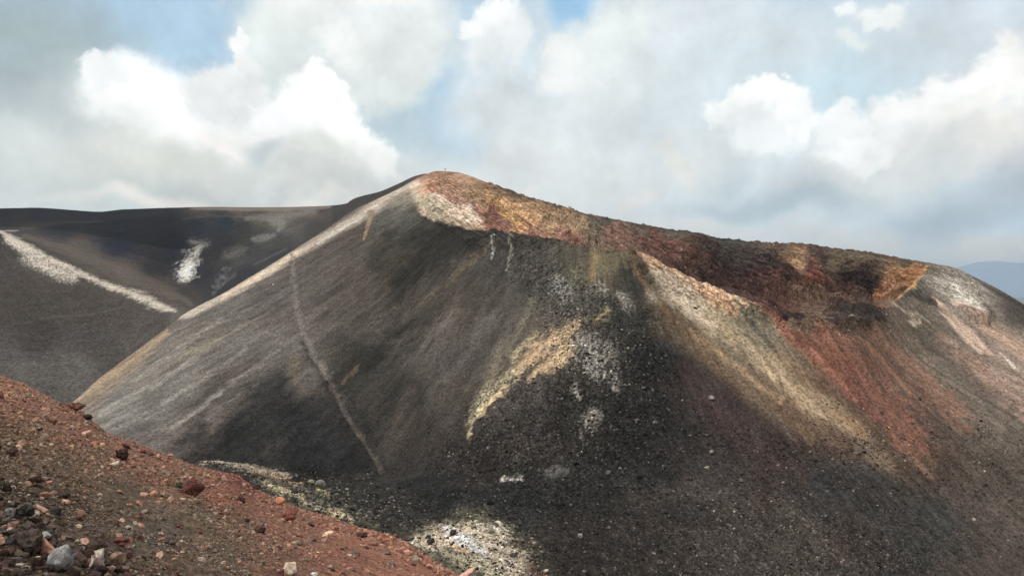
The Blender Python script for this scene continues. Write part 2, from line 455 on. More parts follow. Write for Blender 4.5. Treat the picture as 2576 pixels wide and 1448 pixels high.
It = line([(-3000, 420, 560), (1180, 420, 545), (1240, 415, 562), (1300, 412, 575), (1400, 402, 588), (1500, 392, 602), (1600, 383, 622), (1700, 372, 648), (1800, 362, 680), (1900, 352, 708), (2000, 345, 728),
           (2060, 343, 735), (2150, 340, 733), (2230, 333, 722), (2300, 335, 690), (2340, 338, 674), (5500, 338, 674)])
def lerp(a, b, t): return a[0] + (b[0] - a[0]) * t, a[1] + (b[1] - a[1]) * t
wl = 1 - smooth(1100, 1190, cols); wr = smooth(2345, 2420, cols)
wi = np.clip(wl + wr, 0, 1)
def mixl(tab, alt, w=wi): return tab[0] * (1 - w) + alt[0] * w, tab[1] * (1 - w) + alt[1] * w
Ht = (Ht[0], Ht[1] - CRD * smooth(1600, 1750, cols) * (1 - smooth(2200, 2300, cols))); It = (It[0], It[1] - .7 * CRD * smooth(1600, 1750, cols) * (1 - smooth(2200, 2300, cols)))
B = mixl(Bt, lerp(A3, Cc, .60)); Hh = mixl(Ht, lerp(A3, Cc, .68)); I = mixl(It, lerp(A3, Cc, .82))
A4 = lerp(A3, B, .45)
# the hollow between the tall grey face and the black spur, and the spur's nose
dz = -7.0 * np.exp(-((cols - 1010) / 130.0) ** 2) + 4.0 * np.exp(-((cols - 1480) / 190.0) ** 2) - 3.5 * np.exp(-((cols - 2100) / 260.0) ** 2) + 3 * np.exp(-((cols - 600) / 220.) ** 2)
A4 = (A4[0], A4[1] + dz)
C2t = line([(-3000, 420, 1800), (-600, 420, 1400), (0, 350, 1110), (190, 345, 1040), (320, 375, 930), (400, 388, 868), (470, 400, 812), (560, 425, 752), (640, 450, 694), (740, 480, 628), (830, 520, 565),
            (887, 532, 500), (956, 535, 481), (1000, 535, 462), (1050, 526, 440), (1100, 516, 431.5), (1180, 508, 446), (5500, 520, 446)])
alt = (Cc[0] + 16, Cc[1] - 5.5)
C2 = mixl(C2t, alt, smooth(1060, 1160, cols))
def back(tab, ddist, drop):
    t = line(tab); a = (Cc[0] + ddist, Cc[1] - drop); return mixl(t, a, smooth(1010, 1150, cols))
N1 = back([(-3000, 600, 850), (-600, 420, 900), (0, 380, 955), (190, 368, 1000), (320, 400, 918), (400, 412, 855), (470, 428, 795), (560, 455, 738), (640, 485, 682), (740, 540, 612), (830, 575, 545), (900, 590, 505), (950, 590, 490), (5500, 600, 490)], 60, 26)
N2 = back([(-3000, 800, 380), (-600, 760, 470), (0, 600, 592), (100, 580, 625), (200, 560, 668), (300, 530, 715), (400, 480, 762), (470, 470, 770), (560, 520, 706), (640, 560, 655), (740, 610, 588), (830, 640, 535), (900, 650, 507), (950, 650, 494), (5500, 650, 490)], 120, 55)
N3 = back([(-3000, 900, 380), (-600, 840, 470), (0, 720, 574), (100, 715, 590), (250, 690, 632), (350, 665, 668), (434, 645, 705), (500, 640, 712), (560, 650, 680), (640, 670, 635), (740, 700, 578), (830, 710, 528), (900, 710, 506), (950, 700, 495), (5500, 700, 490)], 200, 95)
N4 = back([(-3000, 1000, 370), (-600, 960, 460), (0, 850, 560), (139, 850, 550), (295, 850, 550), (430, 850, 538), (521, 850, 531), (590, 850, 535), (660, 845, 540), (740, 840, 537), (830, 830, 524), (900, 820, 506), (5500, 800, 490)], 320, 150)
N5 = back([(-3000, 1150, 360), (-600, 1100, 470), (0, 1000, 516), (80, 1000, 515), (160, 1000, 521), (250, 1000, 528), (310, 1000, 521), (400, 1000, 519), (480, 1000, 518), (600, 1000, 517), (820, 1000, 515), (900, 1000, 512), (5500, 1000, 510)], 470, 210)
N6 = (N5[0] * 1.6, N5[1] - 120)
LINES = [A0, A1, A2, A3, A4, B, Hh, I, Cc, C2, N1, N2, N3, N4, N5, N6]
SEG = [26, 62, 70, 130, 120, 26, 60, 95, 40, 34, 90, 56, 60, 26, 4]
rowY, rowZ, rowS = [], [], []
for k, n in enumerate(SEG):
    for j in range(n):
        t = j / n
        a = lerp(LINES[k], LINES[k + 1], t)
        if k == 7:                                           # steep lower wall, gentler bench below the rim
            ty = t + (t ** 2.4 - t) * smooth(1520, 1750, cols) * (1 - smooth(2230, 2340, cols))
            a = (LINES[k][0] + (LINES[k + 1][0] - LINES[k][0]) * ty, a[1])
        rowY.append(a[0]); rowZ.append(a[1]); rowS.append(k + t)
rowY.append(LINES[-1][0]); rowZ.append(LINES[-1][1]); rowS.append(len(SEG))
Yg = np.array(rowY); Zg = np.array(rowZ); Sg = np.array(rowS)
NR = len(Sg)
crest_row = int(np.argmin(np.abs(Sg - 8)))
Zs = blur(blur(Zg, 10, 0), 14, 1); Ys = blur(Yg, 10, 0)
# ease the change of slope on the right where the flank runs into the bowl
w_ease = smooth(1300, 1650, cols)[None, :] * (smooth(1.2, 2.0, Sg) * (1 - smooth(3.6, 4.4, Sg)))[:, None]
Zs = Zs * (1 - w_ease) + blur(Zs, 1500, 0) * w_ease
keep = np.exp(-((np.arange(NR) - crest_row) / 5.0) ** 2)[:, None]
Zg = Zs * (1 - keep) + blur(Zg, 2, 1) * keep; Yg = Ys * (1 - keep) + Yg * keep
PX = np.broadcast_to(cols[None, :], Zg.shape)
Xg = (PX - CX) / F * Yg
PY = CY - Zg / Yg * F
SS = np.broadcast_to(Sg[:, None], Zg.shape)

# radial coordinate systems that follow the fall lines: u runs round the cone, v runs down it
def polar(cx, cy):
    return np.arctan2(Xg - cx, -(Yg - cy)), np.hypot(Xg - cx, Yg - cy)
a1, r1 = polar(60, 560); a2, r2 = polar(25, 395)
wR = smooth(1380, 1620, PX) * (SS < 8.2)
ang_ = a1 * (1 - wR) + a2 * wR; rad_ = r1 * (1 - wR) + r2 * wR
sU = ang_ * 140.0; sV = rad_ * .10
front = smooth(1.6, 3.0, SS) * (1 - smooth(7.9, 8.1, SS))

# ---- how rocky each place is
def stroke_mask(px, py, pts, rag=0.0, nz=None, e0=.55, e1=1.25):
    """pts: (x, y, half width) polyline -> mask 0..1, soft by .35 of the width"""
    pts = np.array(pts, float)
    best = np.full(px.shape, 9.0, dtype=np.float32)
    if len(pts) == 1: pts = np.vstack([pts, pts + [.5, .5, 0]])
    for (x0, y0, w0), (x1, y1, w1) in zip(pts[:-1], pts[1:]):
        dx, dy = x1 - x0, y1 - y0
        t = np.clip(((px - x0) * dx + (py - y0) * dy) / (dx * dx + dy * dy + 1e-9), 0, 1)
        d = np.hypot(px - x0 - t * dx, py - y0 - t * dy) / (w0 + (w1 - w0) * t)
        best = np.minimum(best, d)
    if nz is not None: best = best + nz * rag
    return 1 - smooth(e0, e1, best)

mid = fbm(Xg / 14, Yg / 14, 5, 4); fine = fbm(Xg / 3.1, Yg / 3.1, 9, 4); tiny = fbm(Xg / 1.1, Yg / 1.1, 31, 3)
strk = fbm(sU / 7.0, sV / 6.0, 41, 4); strk2 = fbm(sU / 2.2, sV / 3.0, 47, 3)
wpx = PX + mid * 9 + fine * 7; wpy = PY + pn(Xg / 9, Yg / 9, 77) * 8 + fine * 6
al0 = Xg * .82 - Zg * .57; ac0 = Xg * .57 + Zg * .82            # layers tilting down to the right on the summit face
lay0 = fbm(al0 / 22, ac0 / 2.2, 333, 4) * smooth(4.6, 5.4, SS) * (1 - smooth(8, 8.1, SS)) * (1 - smooth(1650, 1900, PX)) * smooth(1040, 1100, PX)
wpx = wpx + lay0 * 42; wpy = wpy + lay0 * 22
rocky = np.zeros_like(Zg)
def rk(rows, v, pts, rag=.5):
    global rocky
    r0 = int(np.argmin(np.abs(Sg - rows[0]))); r1_ = int(np.argmin(np.abs(Sg - rows[1]))) + 1
    m = stroke_mask(wpx[r0:r1_], wpy[r0:r1_], pts, rag, fine[r0:r1_])
    rocky[r0:r1_] = np.maximum(rocky[r0:r1_], m * v)
rk((4, 8.1), 1.0, [(1095, 450, 25), (1130, 510, 80), (1220, 570, 70), (1400, 580, 60)])
rk((4, 8.1), .9, [(1200, 480, 30), (1330, 540, 55), (1500, 590, 45), (1700, 610, 40), (2000, 650, 60), (2300, 680, 30)])
rk((5.4, 8.1), 1.0, [(1500, 600, 40), (1700, 650, 60), (1900, 690, 90), (2100, 700, 90), (2270, 700, 50)])
rk((3, 6.2), .9, [(1600, 650, 30), (1680, 700, 45), (1800, 750, 40), (1960, 790, 40), (2060, 800, 40), (2200, 800, 35)])
rk((3, 6.2), .45, [(1640, 680, 40), (1760, 800, 60), (1900, 880, 40)])
rk((3, 8.1), .8, [(2320, 700, 40), (2400, 740, 60), (2470, 790, 40)])
rk((1, 8.1), .6, [(1250, 640, 50), (1400, 700, 70), (1500, 800, 110), (1560, 950, 160), (1500, 1120, 240), (1300, 1250, 240), (1000, 1230, 60)])
rk((0, 4.6), .6, [(500, 1180, 60), (760, 1230, 60), (1000, 1300, 90), (1300, 1400, 160), (1800, 1400, 200), (2200, 1440, 150)])
rocky = np.clip(rocky, 0, 1)

PATH = [(735, 640, 4), (737, 700, 5), (745, 760, 6), (752, 810, 7), (775, 860, 8), (800, 905, 9), (828, 945, 9), (850, 990, 8), (868, 1035, 7), (900, 1085, 7), (930, 1130, 7), (958, 1185, 7)]
pw = fbm(Xg / 5, Yg / 5, 171, 3) * 9
path_m = stroke_mask(PX + pw, PY, [(x, y, w * 1.2) for x, y, w in PATH], .8, fine) * (SS > 2.8) * (SS < 7.9)
disp = -path_m * .55
disp += fbm(Xg / 45, Yg / 45, 101, 3) * 1.1 * front
disp += (strk * .68 + strk2 * .10) * front * (1 - rocky * .4) * np.clip(rad_ / 160, .3, 1.2)
# broken rock: strata tilting down to the right, and blocks
strata = ridged(sU / 9 + Xg / 30, Zg / 2.6 + Xg / 22, 61, 4)
blocks = ridged(Xg / 7.5, Yg / 7.5, 71, 4)
crag = rocky * smooth(.55, 1, rocky)
crag_c = crag; crag = crag * np.where((PX < 1230) & (SS < 8.2), .35, 1.0)
inner = smooth(5.2, 5.8, SS) * (1 - smooth(7.6, 8, SS))
disp += crag * inner * (fbm(Xg / 22, Yg / 22, 161, 2) * 8.0 + ridged(Xg / 30, Yg / 30, 163, 2) * 3.0) * (1 - np.exp(-((np.arange(NR) - crest_row) / 34.0) ** 2))[:, None]
strata2 = ridged(sU / 20 + Xg / 40, Zg / 5 + Xg / 30, 62, 3); blocks2 = ridged(Xg / 15, Yg / 15, 72, 3)
disp += crag * (1 - inner) * (strata * 1.3 + blocks * 1.6)
disp += crag * inner * (strata2 * 1.6 + blocks2 * 1.8) * (1 - .9 * np.exp(-((np.arange(NR) - crest_row) / 16.0) ** 2))[:, None]
disp += rocky * (fine * .55 + tiny * .3) * (1 - .7 * inner) * np.where((PX < 1230) & (SS > 5) & (SS < 8.2), .35, 1.0) + fine * .10
nearb = 1 - smooth(2.2, 3.2, SS)
disp += nearb * (fbm(Xg / 9, Yg / 9, 131, 4) * 1.0 + tiny * .3)
far = smooth(9.6, 11, SS)
disp += far * (fbm(Xg / 60, Yg / 60, 151, 3) * .8 + fbm(Xg / 14, Yg / 22, 153, 4) * .55)
sky_edge = 1 - .85 * np.exp(-((SS - 14) / .35) ** 2)
disp *= sky_edge
disp *= 1 - .75 * np.exp(-((PX - 2290) / 70) ** 2) * smooth(4.6, 5.2, SS) * (1 - smooth(8, 8.2, SS))
disp *= 1 - .85 * (np.exp(-((PX - 1120) / 60) ** 2) * np.exp(-((np.arange(NR) - crest_row) / 22.0) ** 2)[:, None])
Zd = Zg + disp
# small crags along the skyline to the right of the summit
Zd += np.exp(-((np.arange(NR) - crest_row) / 6.0) ** 2)[:, None] * (fbm(PX / 26, PX * 0, 88, 4) * .9) * smooth(1250, 1400, PX) * (1 - smooth(2330, 2420, PX))
# ------------------------------------------------------------------ terrain colours: minerals, with some shade and haze painted in
n_low = fbm(Xg / 30, Yg / 30, 201, 3)
sh = (strk * 26 + strk2 * 9) * front                       # pigment dragged along the fall line
fx = np.where(PX < 1430, -.86, .72); fy = np.where(PX < 1430, .5, .69)
cpx = wpx + sh * fx; cpy = wpy + sh * fy

def field(samples, px, py, sig):
    """smooth blend of sampled colours"""
    num = np.zeros(px.shape + (3,), dtype=np.float32); den = np.full(px.shape, 1e-9, dtype=np.float32)
    for (x, y, c) in samples:
        d2 = ((px - x) ** 2 + (py - y) ** 2) / (sig * sig)
        w = (1.0 / (d2 + .03) ** 2).astype(np.float32)
        num += w[..., None] * alb(c).astype(np.float32); den += w
    return num / den[..., None]

S_FRONT = [
    (250, 960, (112, 98, 82)), (300, 1010, (112, 107, 102)), (400, 1050, (96, 91, 87)), (450, 950, (104, 99, 94)), (600, 850, (98, 93, 88)), (700, 760, (88, 82, 78)),
    (760, 700, (84, 78, 74)), (820, 650, (82, 75, 70)), (900, 700, (78, 70, 65)), (1000, 800, (77, 69, 64)), (1100, 900, (78, 71, 67)), (1150, 1000, (70, 63, 58)),
    (1050, 1100, (58, 52, 48)), (900, 1100, (50, 47, 45)), (750, 1050, (42, 42, 43)), (600, 1100, (40, 41, 43)), (800, 1170, (36, 37, 38)), (560, 1000, (72, 67, 63)), (480, 1110, (80, 74, 70)),
    (640, 950, (86, 79, 74)), (740, 940, (84, 78, 72)), (1000, 1000, (52, 50, 45)), (900, 920, (58, 55, 50)), (1050, 620, (50, 49, 42)), (1130, 600, (52, 50, 43)), (960, 650, (56, 52, 46)), (1000, 570, (74, 71, 65)), (900, 600, (78, 71, 65)),
    (1150, 700, (66, 60, 55)), (1100, 790, (74, 67, 61)), (1000, 710, (58, 54, 47)), (700, 850, (96, 89, 84)), (520, 1060, (84, 78, 74)),
    (1250, 650, (64, 60, 57)), (1350, 680, (72, 67, 63)), (1450, 650, (80, 73, 62)), (1530, 640, (96, 86, 66)), (1350, 800, (84, 77, 71)), (1300, 900, (78, 72, 66)), (1250, 1000, (72, 65, 61)),
    (1600, 700, (50, 50, 46)), (1560, 800, (60, 60, 56)), (1650, 900, (42, 44, 45)), (1600, 1050, (44, 44, 44)), (1450, 1050, (48, 46, 43)), (1300, 1100, (60, 54, 50)), (1200, 1150, (52, 47, 44)),
    (1440, 740, (82, 78, 72)), (1500, 860, (70, 66, 60)), (1100, 1230, (44, 45, 45)), (1000, 1200, (52, 49, 47)), (1300, 1250, (44, 45, 46)), (1500, 1250, (46, 44, 43)), (1600, 1350, (58, 51, 47)),
    (1850, 1400, (63, 57, 53)), (1800, 1200, (52, 47, 45)), (1700, 1100, (46, 43, 43)), (700, 1220, (84, 79, 68)), (850, 1230, (56, 55, 50)), (1180, 1380, (110, 104, 82)), (1300, 1430, (74, 68, 56)),
    (1450, 1380, (52, 47, 44)), (1700, 950, (50, 42, 41)), (1830, 1030, (52, 42, 42)), (1950, 1150, (54, 45, 42)), (2080, 1220, (50, 48, 48)), (2200, 1250, (48, 48, 47)), (2330, 1330, (48, 49, 49)),
    (2450, 1400, (58, 50, 45)), (2000, 1400, (66, 60, 54)), (2150, 1350, (58, 50, 47)), (2500, 1200, (64, 56, 50)), (2520, 1050, (78, 69, 62)), (2400, 950, (80, 69, 60)), (2560, 900, (112, 96, 84)),
    (2200, 950, (84, 62, 54)), (2300, 1050, (70, 56, 50)), (2250, 1130, (72, 60, 50)), (2350, 850, (84, 74, 64)), (2500, 800, (88, 80, 72)), (2440, 740, (112, 106, 98)), (2560, 780, (60, 54, 51)),
    (2100, 850, (84, 66, 56)), (2000, 900, (104, 82, 62)), (1900, 830, (102, 92, 74)), (1800, 770, (128, 112, 88)), (1720, 720, (140, 122, 98)), (1650, 670, (120, 104, 82)), (1700, 800, (84, 70, 56)),
    (2050, 1000, (88, 66, 52)), (2140, 1050, (82, 64, 52)), (2350, 1180, (62, 52, 46)),
]
S_HIGH = [   # behind the front rim: summit face and crater
    (1100, 440, (110, 80, 66)), (1090, 470, (152, 112, 88)), (1060, 500, (146, 130, 108)), (1130, 480, (142, 102, 80)), (1180, 500, (128, 98, 70)), (1130, 530, (168, 146, 124)), (1180, 560, (172, 144, 118)), (1100, 515, (164, 146, 122)), (1160, 525, (166, 138, 114)),
    (1240, 560, (118, 70, 60)), (1200, 540, (150, 110, 84)), (1250, 520, (146, 112, 66)), (1300, 550, (158, 122, 76)), (1350, 570, (152, 118, 84)), (1400, 560, (124, 98, 72)), (1450, 575, (128, 104, 80)),
    (1330, 585, (126, 84, 66)), (1430, 600, (120, 82, 68)), (1500, 590, (98, 86, 72)), (1520, 560, (78, 72, 64)), (1450, 540, (92, 76, 62)), (1300, 500, (98, 74, 56)), (1250, 480, (104, 76, 58)),
    (1560, 610, (112, 80, 68)), (1650, 615, (102, 66, 58)), (1700, 640, (104, 68, 60)), (1600, 580, (92, 82, 74)), (1700, 590, (94, 84, 74)), (1800, 605, (78, 72, 65)), (1780, 640, (66, 52, 46)),
    (1850, 620, (72, 70, 62)), (1850, 660, (60, 50, 49)), (1930, 680, (64, 52, 52)), (1950, 630, (92, 74, 62)), (2000, 640, (124, 96, 68)), (2010, 670, (150, 112, 78)), (2060, 640, (78, 60, 54)),
    (2040, 680, (78, 46, 44)), (2050, 715, (112, 66, 54)), (1990, 710, (78, 54, 50)), (2100, 660, (96, 84, 66)), (2150, 650, (90, 78, 64)), (2200, 660, (92, 76, 62)), (2120, 700, (58, 46, 44)),
    (2180, 700, (66, 52, 48)), (2100, 740, (84, 62, 56)), (2200, 720, (62, 46, 44)), (2260, 700, (140, 98, 58)), (2300, 690, (152, 104, 58)), (2240, 730, (120, 88, 70)), (2280, 670, (84, 72, 62)),
    (2330, 668, (96, 90, 82)), (1900, 720, (72, 48, 46)), (1800, 700, (68, 48, 44)), (1950, 750, (88, 56, 50)), (2050, 755, (98, 76, 62)), (2150, 755, (92, 70, 62)), (2400, 700, (96, 90, 84)), (2460, 730, (60, 54, 51)),
]
S_BACK = [  # far hills; the dark blue tones are shadow and haze put into the colour
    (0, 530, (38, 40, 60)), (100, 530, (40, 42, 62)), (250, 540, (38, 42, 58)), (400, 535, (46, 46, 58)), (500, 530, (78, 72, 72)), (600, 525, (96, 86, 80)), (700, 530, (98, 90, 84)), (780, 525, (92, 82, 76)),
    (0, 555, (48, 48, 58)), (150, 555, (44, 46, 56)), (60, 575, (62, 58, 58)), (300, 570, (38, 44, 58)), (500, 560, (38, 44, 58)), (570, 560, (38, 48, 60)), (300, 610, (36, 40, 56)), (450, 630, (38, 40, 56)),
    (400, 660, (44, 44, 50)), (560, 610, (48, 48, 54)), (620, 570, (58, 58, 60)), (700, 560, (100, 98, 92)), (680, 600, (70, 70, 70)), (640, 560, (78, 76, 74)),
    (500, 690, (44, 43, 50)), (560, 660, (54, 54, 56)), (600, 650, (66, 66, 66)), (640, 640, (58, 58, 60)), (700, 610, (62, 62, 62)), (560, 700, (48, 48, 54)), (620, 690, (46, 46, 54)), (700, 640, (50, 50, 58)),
    (800, 570, (62, 61, 60)), (900, 520, (62, 60, 58)), (850, 540, (60, 58, 56)), (1000, 470, (66, 60, 56)), (960, 480, (60, 57, 54)), (1060, 440, (86, 70, 62)), (820, 530, (74, 66, 62)),
    (50, 600, (72, 66, 62)), (200, 640, (84, 76, 70)), (300, 690, (86, 77, 70)), (400, 730, (78, 70, 64)), (460, 740, (62, 57, 55)), (440, 790, (92, 84, 78)), (100, 660, (78, 71, 66)), (50, 750, (68, 62, 58)),
    (200, 760, (72, 66, 62)), (300, 800, (74, 68, 64)), (100, 850, (66, 62, 59)), (250, 870, (74, 69, 66)), (350, 850, (80, 75, 72)), (50, 930, (86, 82, 80)), (200, 950, (90, 86, 84)), (150, 900, (78, 74, 72)), (400, 800, (76, 70, 66)),
]
COL = np.zeros(Zg.shape + (3,), dtype=np.float32)
rB = int(np.argmin(np.abs(Sg - 5.0))); rC = int(np.argmin(np.abs(Sg - 8.0)))
cf = field(S_FRONT, cpx[:rC + 2], cpy[:rC + 2], 40)
ch = field(S_HIGH, wpx[:rC + 2] , wpy[:rC + 2], 30)
wH = smooth(5.1, 5.35, SS[:rC + 2]) * smooth(1150, 1190, PX[:rC + 2]) * (1 - smooth(2345, 2380, PX[:rC + 2]))
# left of the front rim the summit face grades into the grey slope
edge_x = np.interp(PY[:rC + 2], [425, 470, 490, 542, 560, 573, 577, 600], [1050, 1030, 1032, 1058, 1098, 1141, 1185, 1230])
wH = np.maximum(wH, smooth(-8, 14, wpx[:rC + 2] - edge_x) * (PY[:rC + 2] < 590) * (PX[:rC + 2] < 1190) * smooth(4, 5, SS[:rC + 2]))
COL[:rC + 2] = cf * (1 - wH[..., None]) + ch * wH[..., None]
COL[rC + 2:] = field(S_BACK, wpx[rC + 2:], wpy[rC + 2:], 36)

micro = pn(Xg / .55, Yg / .55 + Zg / .7, 401)
combo = fine * .7 + mid * .5 + strk * .45 + micro * .25
def paint(rows, pts, c, alpha=1.0, rag=.5, nz='fine', use='c', thr=None, freq=None):
    """lay a colour along a polyline; thr breaks it into flecks"""
    r0 = int(np.argmin(np.abs(Sg - rows[0]))); r1_ = int(np.argmin(np.abs(Sg - rows[1]))) + 1
    p = np.array(pts, float); wmax = p[:, 2].max() * 1.6 + 30
    c0 = np.searchsorted(cols, p[:, 0].min() - wmax); c1 = np.searchsorted(cols, p[:, 0].max() + wmax)
    sl = (slice(r0, r1_), slice(c0, c1))
    X_, Y_ = {'c': (cpx, cpy), 'w': (wpx, wpy), 'p': (PX, PY)}[use]
    nzv = {'fine': combo, 'mid': mid + fine * .4, 'tiny': tiny, 'strk': strk}[nz][sl]
    m = stroke_mask(X_[sl], Y_[sl], pts, rag * 1.7, nzv, .2, 1.35) * alpha
    if thr is not None:
        if freq is None: f = fine[sl] * .8 + tiny[sl] * .8 + micro[sl] * .55 + mid[sl] * .5
        else: f = fbm(Xg[sl] / freq[0], (Yg[sl] + Zg[sl] * 1.5) / freq[1], 311, 3) * 1.3
        m = m * smooth(thr - .1, thr + .75, f + m * .75)
    COL[sl] = COL[sl] * (1 - m[..., None]) + alb(c).astype(np.float32) * m[..., None]

FR = (0, 8.0); HI = (5.2, 8.1); BK = (8.3, 14); UP = (3.2, 8.05)
# --- pale crest of the left edge
paint(UP, [(190, 1008, 6), (260, 955, 22), (330, 905, 20), (420, 835, 12)], (142, 122, 98), .8, .4, use='w')
paint(UP, [(430, 800, 5), (480, 785, 12), (600, 728, 14), (740, 640, 12), (830, 590, 14), (900, 548, 17), (960, 508, 19), (1010, 480, 16), (1050, 460, 8)], (176, 162, 146), .9, .4, use='p', nz='strk')
paint(UP, [(560, 748, 5), (680, 676, 6), (745, 636, 7)], (190, 168, 142), .8, .4, use='p')
paint(UP, [(800, 612, 5), (900, 552, 7), (950, 522, 8)], (190, 182, 174), .7, .4, use='p')
paint(UP, [(990, 510, 22), (1030, 500, 24), (1055, 480, 16)], (138, 130, 112), .7, .5, use='w')
paint(UP, [(935, 535, 10), (925, 570, 6), (915, 600, 3)], (140, 118, 90), .85, .3, use='p')
paint(UP, [(1000, 545, 40), (960, 560, 40)], (98, 96, 92), .45, .5, use='c')
# grey light streaks on the tall face
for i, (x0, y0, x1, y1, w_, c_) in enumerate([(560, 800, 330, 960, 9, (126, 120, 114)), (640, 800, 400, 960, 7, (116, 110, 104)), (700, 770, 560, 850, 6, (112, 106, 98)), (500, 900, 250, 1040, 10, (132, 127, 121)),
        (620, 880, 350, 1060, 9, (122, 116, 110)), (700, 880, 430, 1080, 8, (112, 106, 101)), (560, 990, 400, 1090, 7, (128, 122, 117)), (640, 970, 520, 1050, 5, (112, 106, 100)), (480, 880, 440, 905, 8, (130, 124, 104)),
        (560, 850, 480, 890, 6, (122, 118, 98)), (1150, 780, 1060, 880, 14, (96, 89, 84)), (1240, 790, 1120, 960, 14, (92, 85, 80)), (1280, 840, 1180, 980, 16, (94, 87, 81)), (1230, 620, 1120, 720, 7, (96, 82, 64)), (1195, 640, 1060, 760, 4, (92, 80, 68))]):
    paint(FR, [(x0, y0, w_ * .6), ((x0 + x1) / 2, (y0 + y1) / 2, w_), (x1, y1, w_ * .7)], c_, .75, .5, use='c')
# dark patches
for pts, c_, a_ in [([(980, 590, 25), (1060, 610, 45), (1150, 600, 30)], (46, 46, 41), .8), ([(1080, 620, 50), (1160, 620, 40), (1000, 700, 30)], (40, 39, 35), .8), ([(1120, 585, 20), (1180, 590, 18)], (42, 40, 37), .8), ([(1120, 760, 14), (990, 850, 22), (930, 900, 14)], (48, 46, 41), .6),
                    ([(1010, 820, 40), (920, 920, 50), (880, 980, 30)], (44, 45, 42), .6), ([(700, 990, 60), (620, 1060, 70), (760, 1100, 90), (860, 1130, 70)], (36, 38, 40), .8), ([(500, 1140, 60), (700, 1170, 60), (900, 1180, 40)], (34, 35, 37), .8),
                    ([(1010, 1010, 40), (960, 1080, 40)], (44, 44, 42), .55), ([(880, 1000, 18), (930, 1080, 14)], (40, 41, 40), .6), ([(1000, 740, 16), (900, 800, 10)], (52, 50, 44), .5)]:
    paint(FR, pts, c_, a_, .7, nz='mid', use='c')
# brown fans low on the face
for pts, c_, a_ in [([(1030, 990, 22), (990, 1100, 40), (975, 1160, 14)], (74, 66, 60), .6), ([(860, 960, 4), (890, 930, 6), (900, 915, 3)], (92, 78, 62), .8), ([(740, 900, 12), (742, 930, 20), (745, 960, 8)], (104, 92, 72), .6)]:
    paint(FR, pts, c_, a_, .5, use='w')
# foot path
paint(FR, [(x - 12, y + 6, w) for x, y, w in PATH[4:]], (44, 41, 39), .6, .4, use='p')
paint(FR, [(x, y, w + 3) for x, y, w in PATH[:7]], (114, 106, 100), .75, .8, use='w')
paint(FR, PATH[6:], (88, 80, 74), .7, .8, use='w')
paint(FR, [(735, 830, 4), (738, 880, 4), (760, 900, 3)], (100, 93, 87), .5, .35, use='p')
# summit: orange, white and wine-red bands
paint((4, 8.1), [(1092, 438, 12), (1085, 470, 16), (1060, 490, 10)], (158, 108, 80), .8, .5, use='w')
paint((4, 8.1), [(1120, 445, 14), (1165, 490, 14), (1190, 510, 8)], (126, 96, 66), .6, .5, use='w')
paint((4, 8.1), [(1080, 495, 14), (1130, 510, 22), (1180, 540, 22), (1200, 560, 10)], (198, 178, 158), .8, .8, use='w', thr=-.15)
paint((4, 8.1), [(1060, 500, 16), (1100, 540, 20), (1160, 570, 12)], (150, 142, 118), .75, .6, use='w')
paint((4, 8.1), [(1130, 555, 12), (1185, 575, 9)], (152, 128, 100), .7, .6, use='w')
paint((4, 8.1), [(1090, 480, 10), (1130, 500, 8), (1160, 505, 8)], (142, 84, 64), .75, .6, use='w')
paint((4, 8.1), [(1195, 525, 6), (1212, 545, 11), (1245, 565, 12), (1270, 580, 8)], (104, 68, 64), .75, .8, use='w')
paint((4, 8.1), [(1230, 500, 10), (1300, 540, 16), (1370, 575, 10), (1450, 595, 6)], (174, 130, 88), .8, .6, use='w')
paint((4, 8.1), [(1240, 535, 8), (1275, 560, 12), (1300, 578, 10)], (178, 128, 72), .7, .6, use='w')
paint((4, 8.1), [(1220, 480, 5), (1300, 520, 7), (1400, 550, 7), (1480, 575, 5)], (136, 104, 72), .7, .6, use='w')
paint((4, 8.1), [(1250, 475, 5), (1330, 505, 7), (1430, 535, 7), (1600, 566, 6), (1750, 592, 5)], (66, 60, 54), .7, .5, use='w')
paint((4, 8.1), [(1290, 590, 4), (1400, 603, 6), (1500, 615, 6), (1570, 612, 5)], (126, 84, 72), .7, .6, use='w')
paint((4, 8.1), [(1380, 570, 14), (1480, 590, 12)], (142, 126, 96), .5, .9, use='w', thr=0)
# crater interior
paint(HI, [(1600, 612, 12), (1680, 628, 18), (1740, 650, 14), (1780, 670, 8)], (100, 64, 56), .7, .6, use='w')
paint(HI, [(1790, 610, 10), (1850, 640, 22), (1880, 670, 14)], (74, 72, 64), .7, .6, use='w')
paint(HI, [(1780, 660, 14), (1850, 690, 20), (1940, 700, 24)], (52, 42, 43), .7, .6, use='w')
paint(HI, [(2022, 632, 4), (2014, 655, 6), (2004, 680, 3)], (164, 122, 86), .8, .5, use='w')
paint(HI, [(1995, 632, 3), (2035, 636, 4)], (132, 98, 66), .5, .5, use='w')
paint(HI, [(2050, 660, 8), (2055, 690, 14), (2045, 720, 16)], (116, 64, 52), .75, .6, use='w')
paint(HI, [(2080, 672, 10), (2150, 655, 12), (2200, 665, 12)], (112, 98, 70), .6, .8, use='w', thr=-.1)
paint(HI, [(2090, 690, 8), (2150, 700, 14), (2200, 725, 16), (2210, 740, 10)], (46, 38, 40), .75, .7, use='w')  # shade of the alcove under the tan band, painted dark
paint(HI, [(1830, 625, 26), (1900, 670, 34), (1960, 705, 28)], (62, 54, 52), .6, .8, use='w')
paint((5.0, 8.1), [(2205, 745, 14), (2255, 720, 30), (2300, 692, 20), (2330, 672, 6)], (158, 100, 62), .85, .6, use='w')
paint((5.0, 8.1), [(2150, 700, 10), (2180, 722, 16), (2190, 740, 8)], (44, 36, 38), .8, .6, use='w')  # painted shadow pocket left of the orange slab
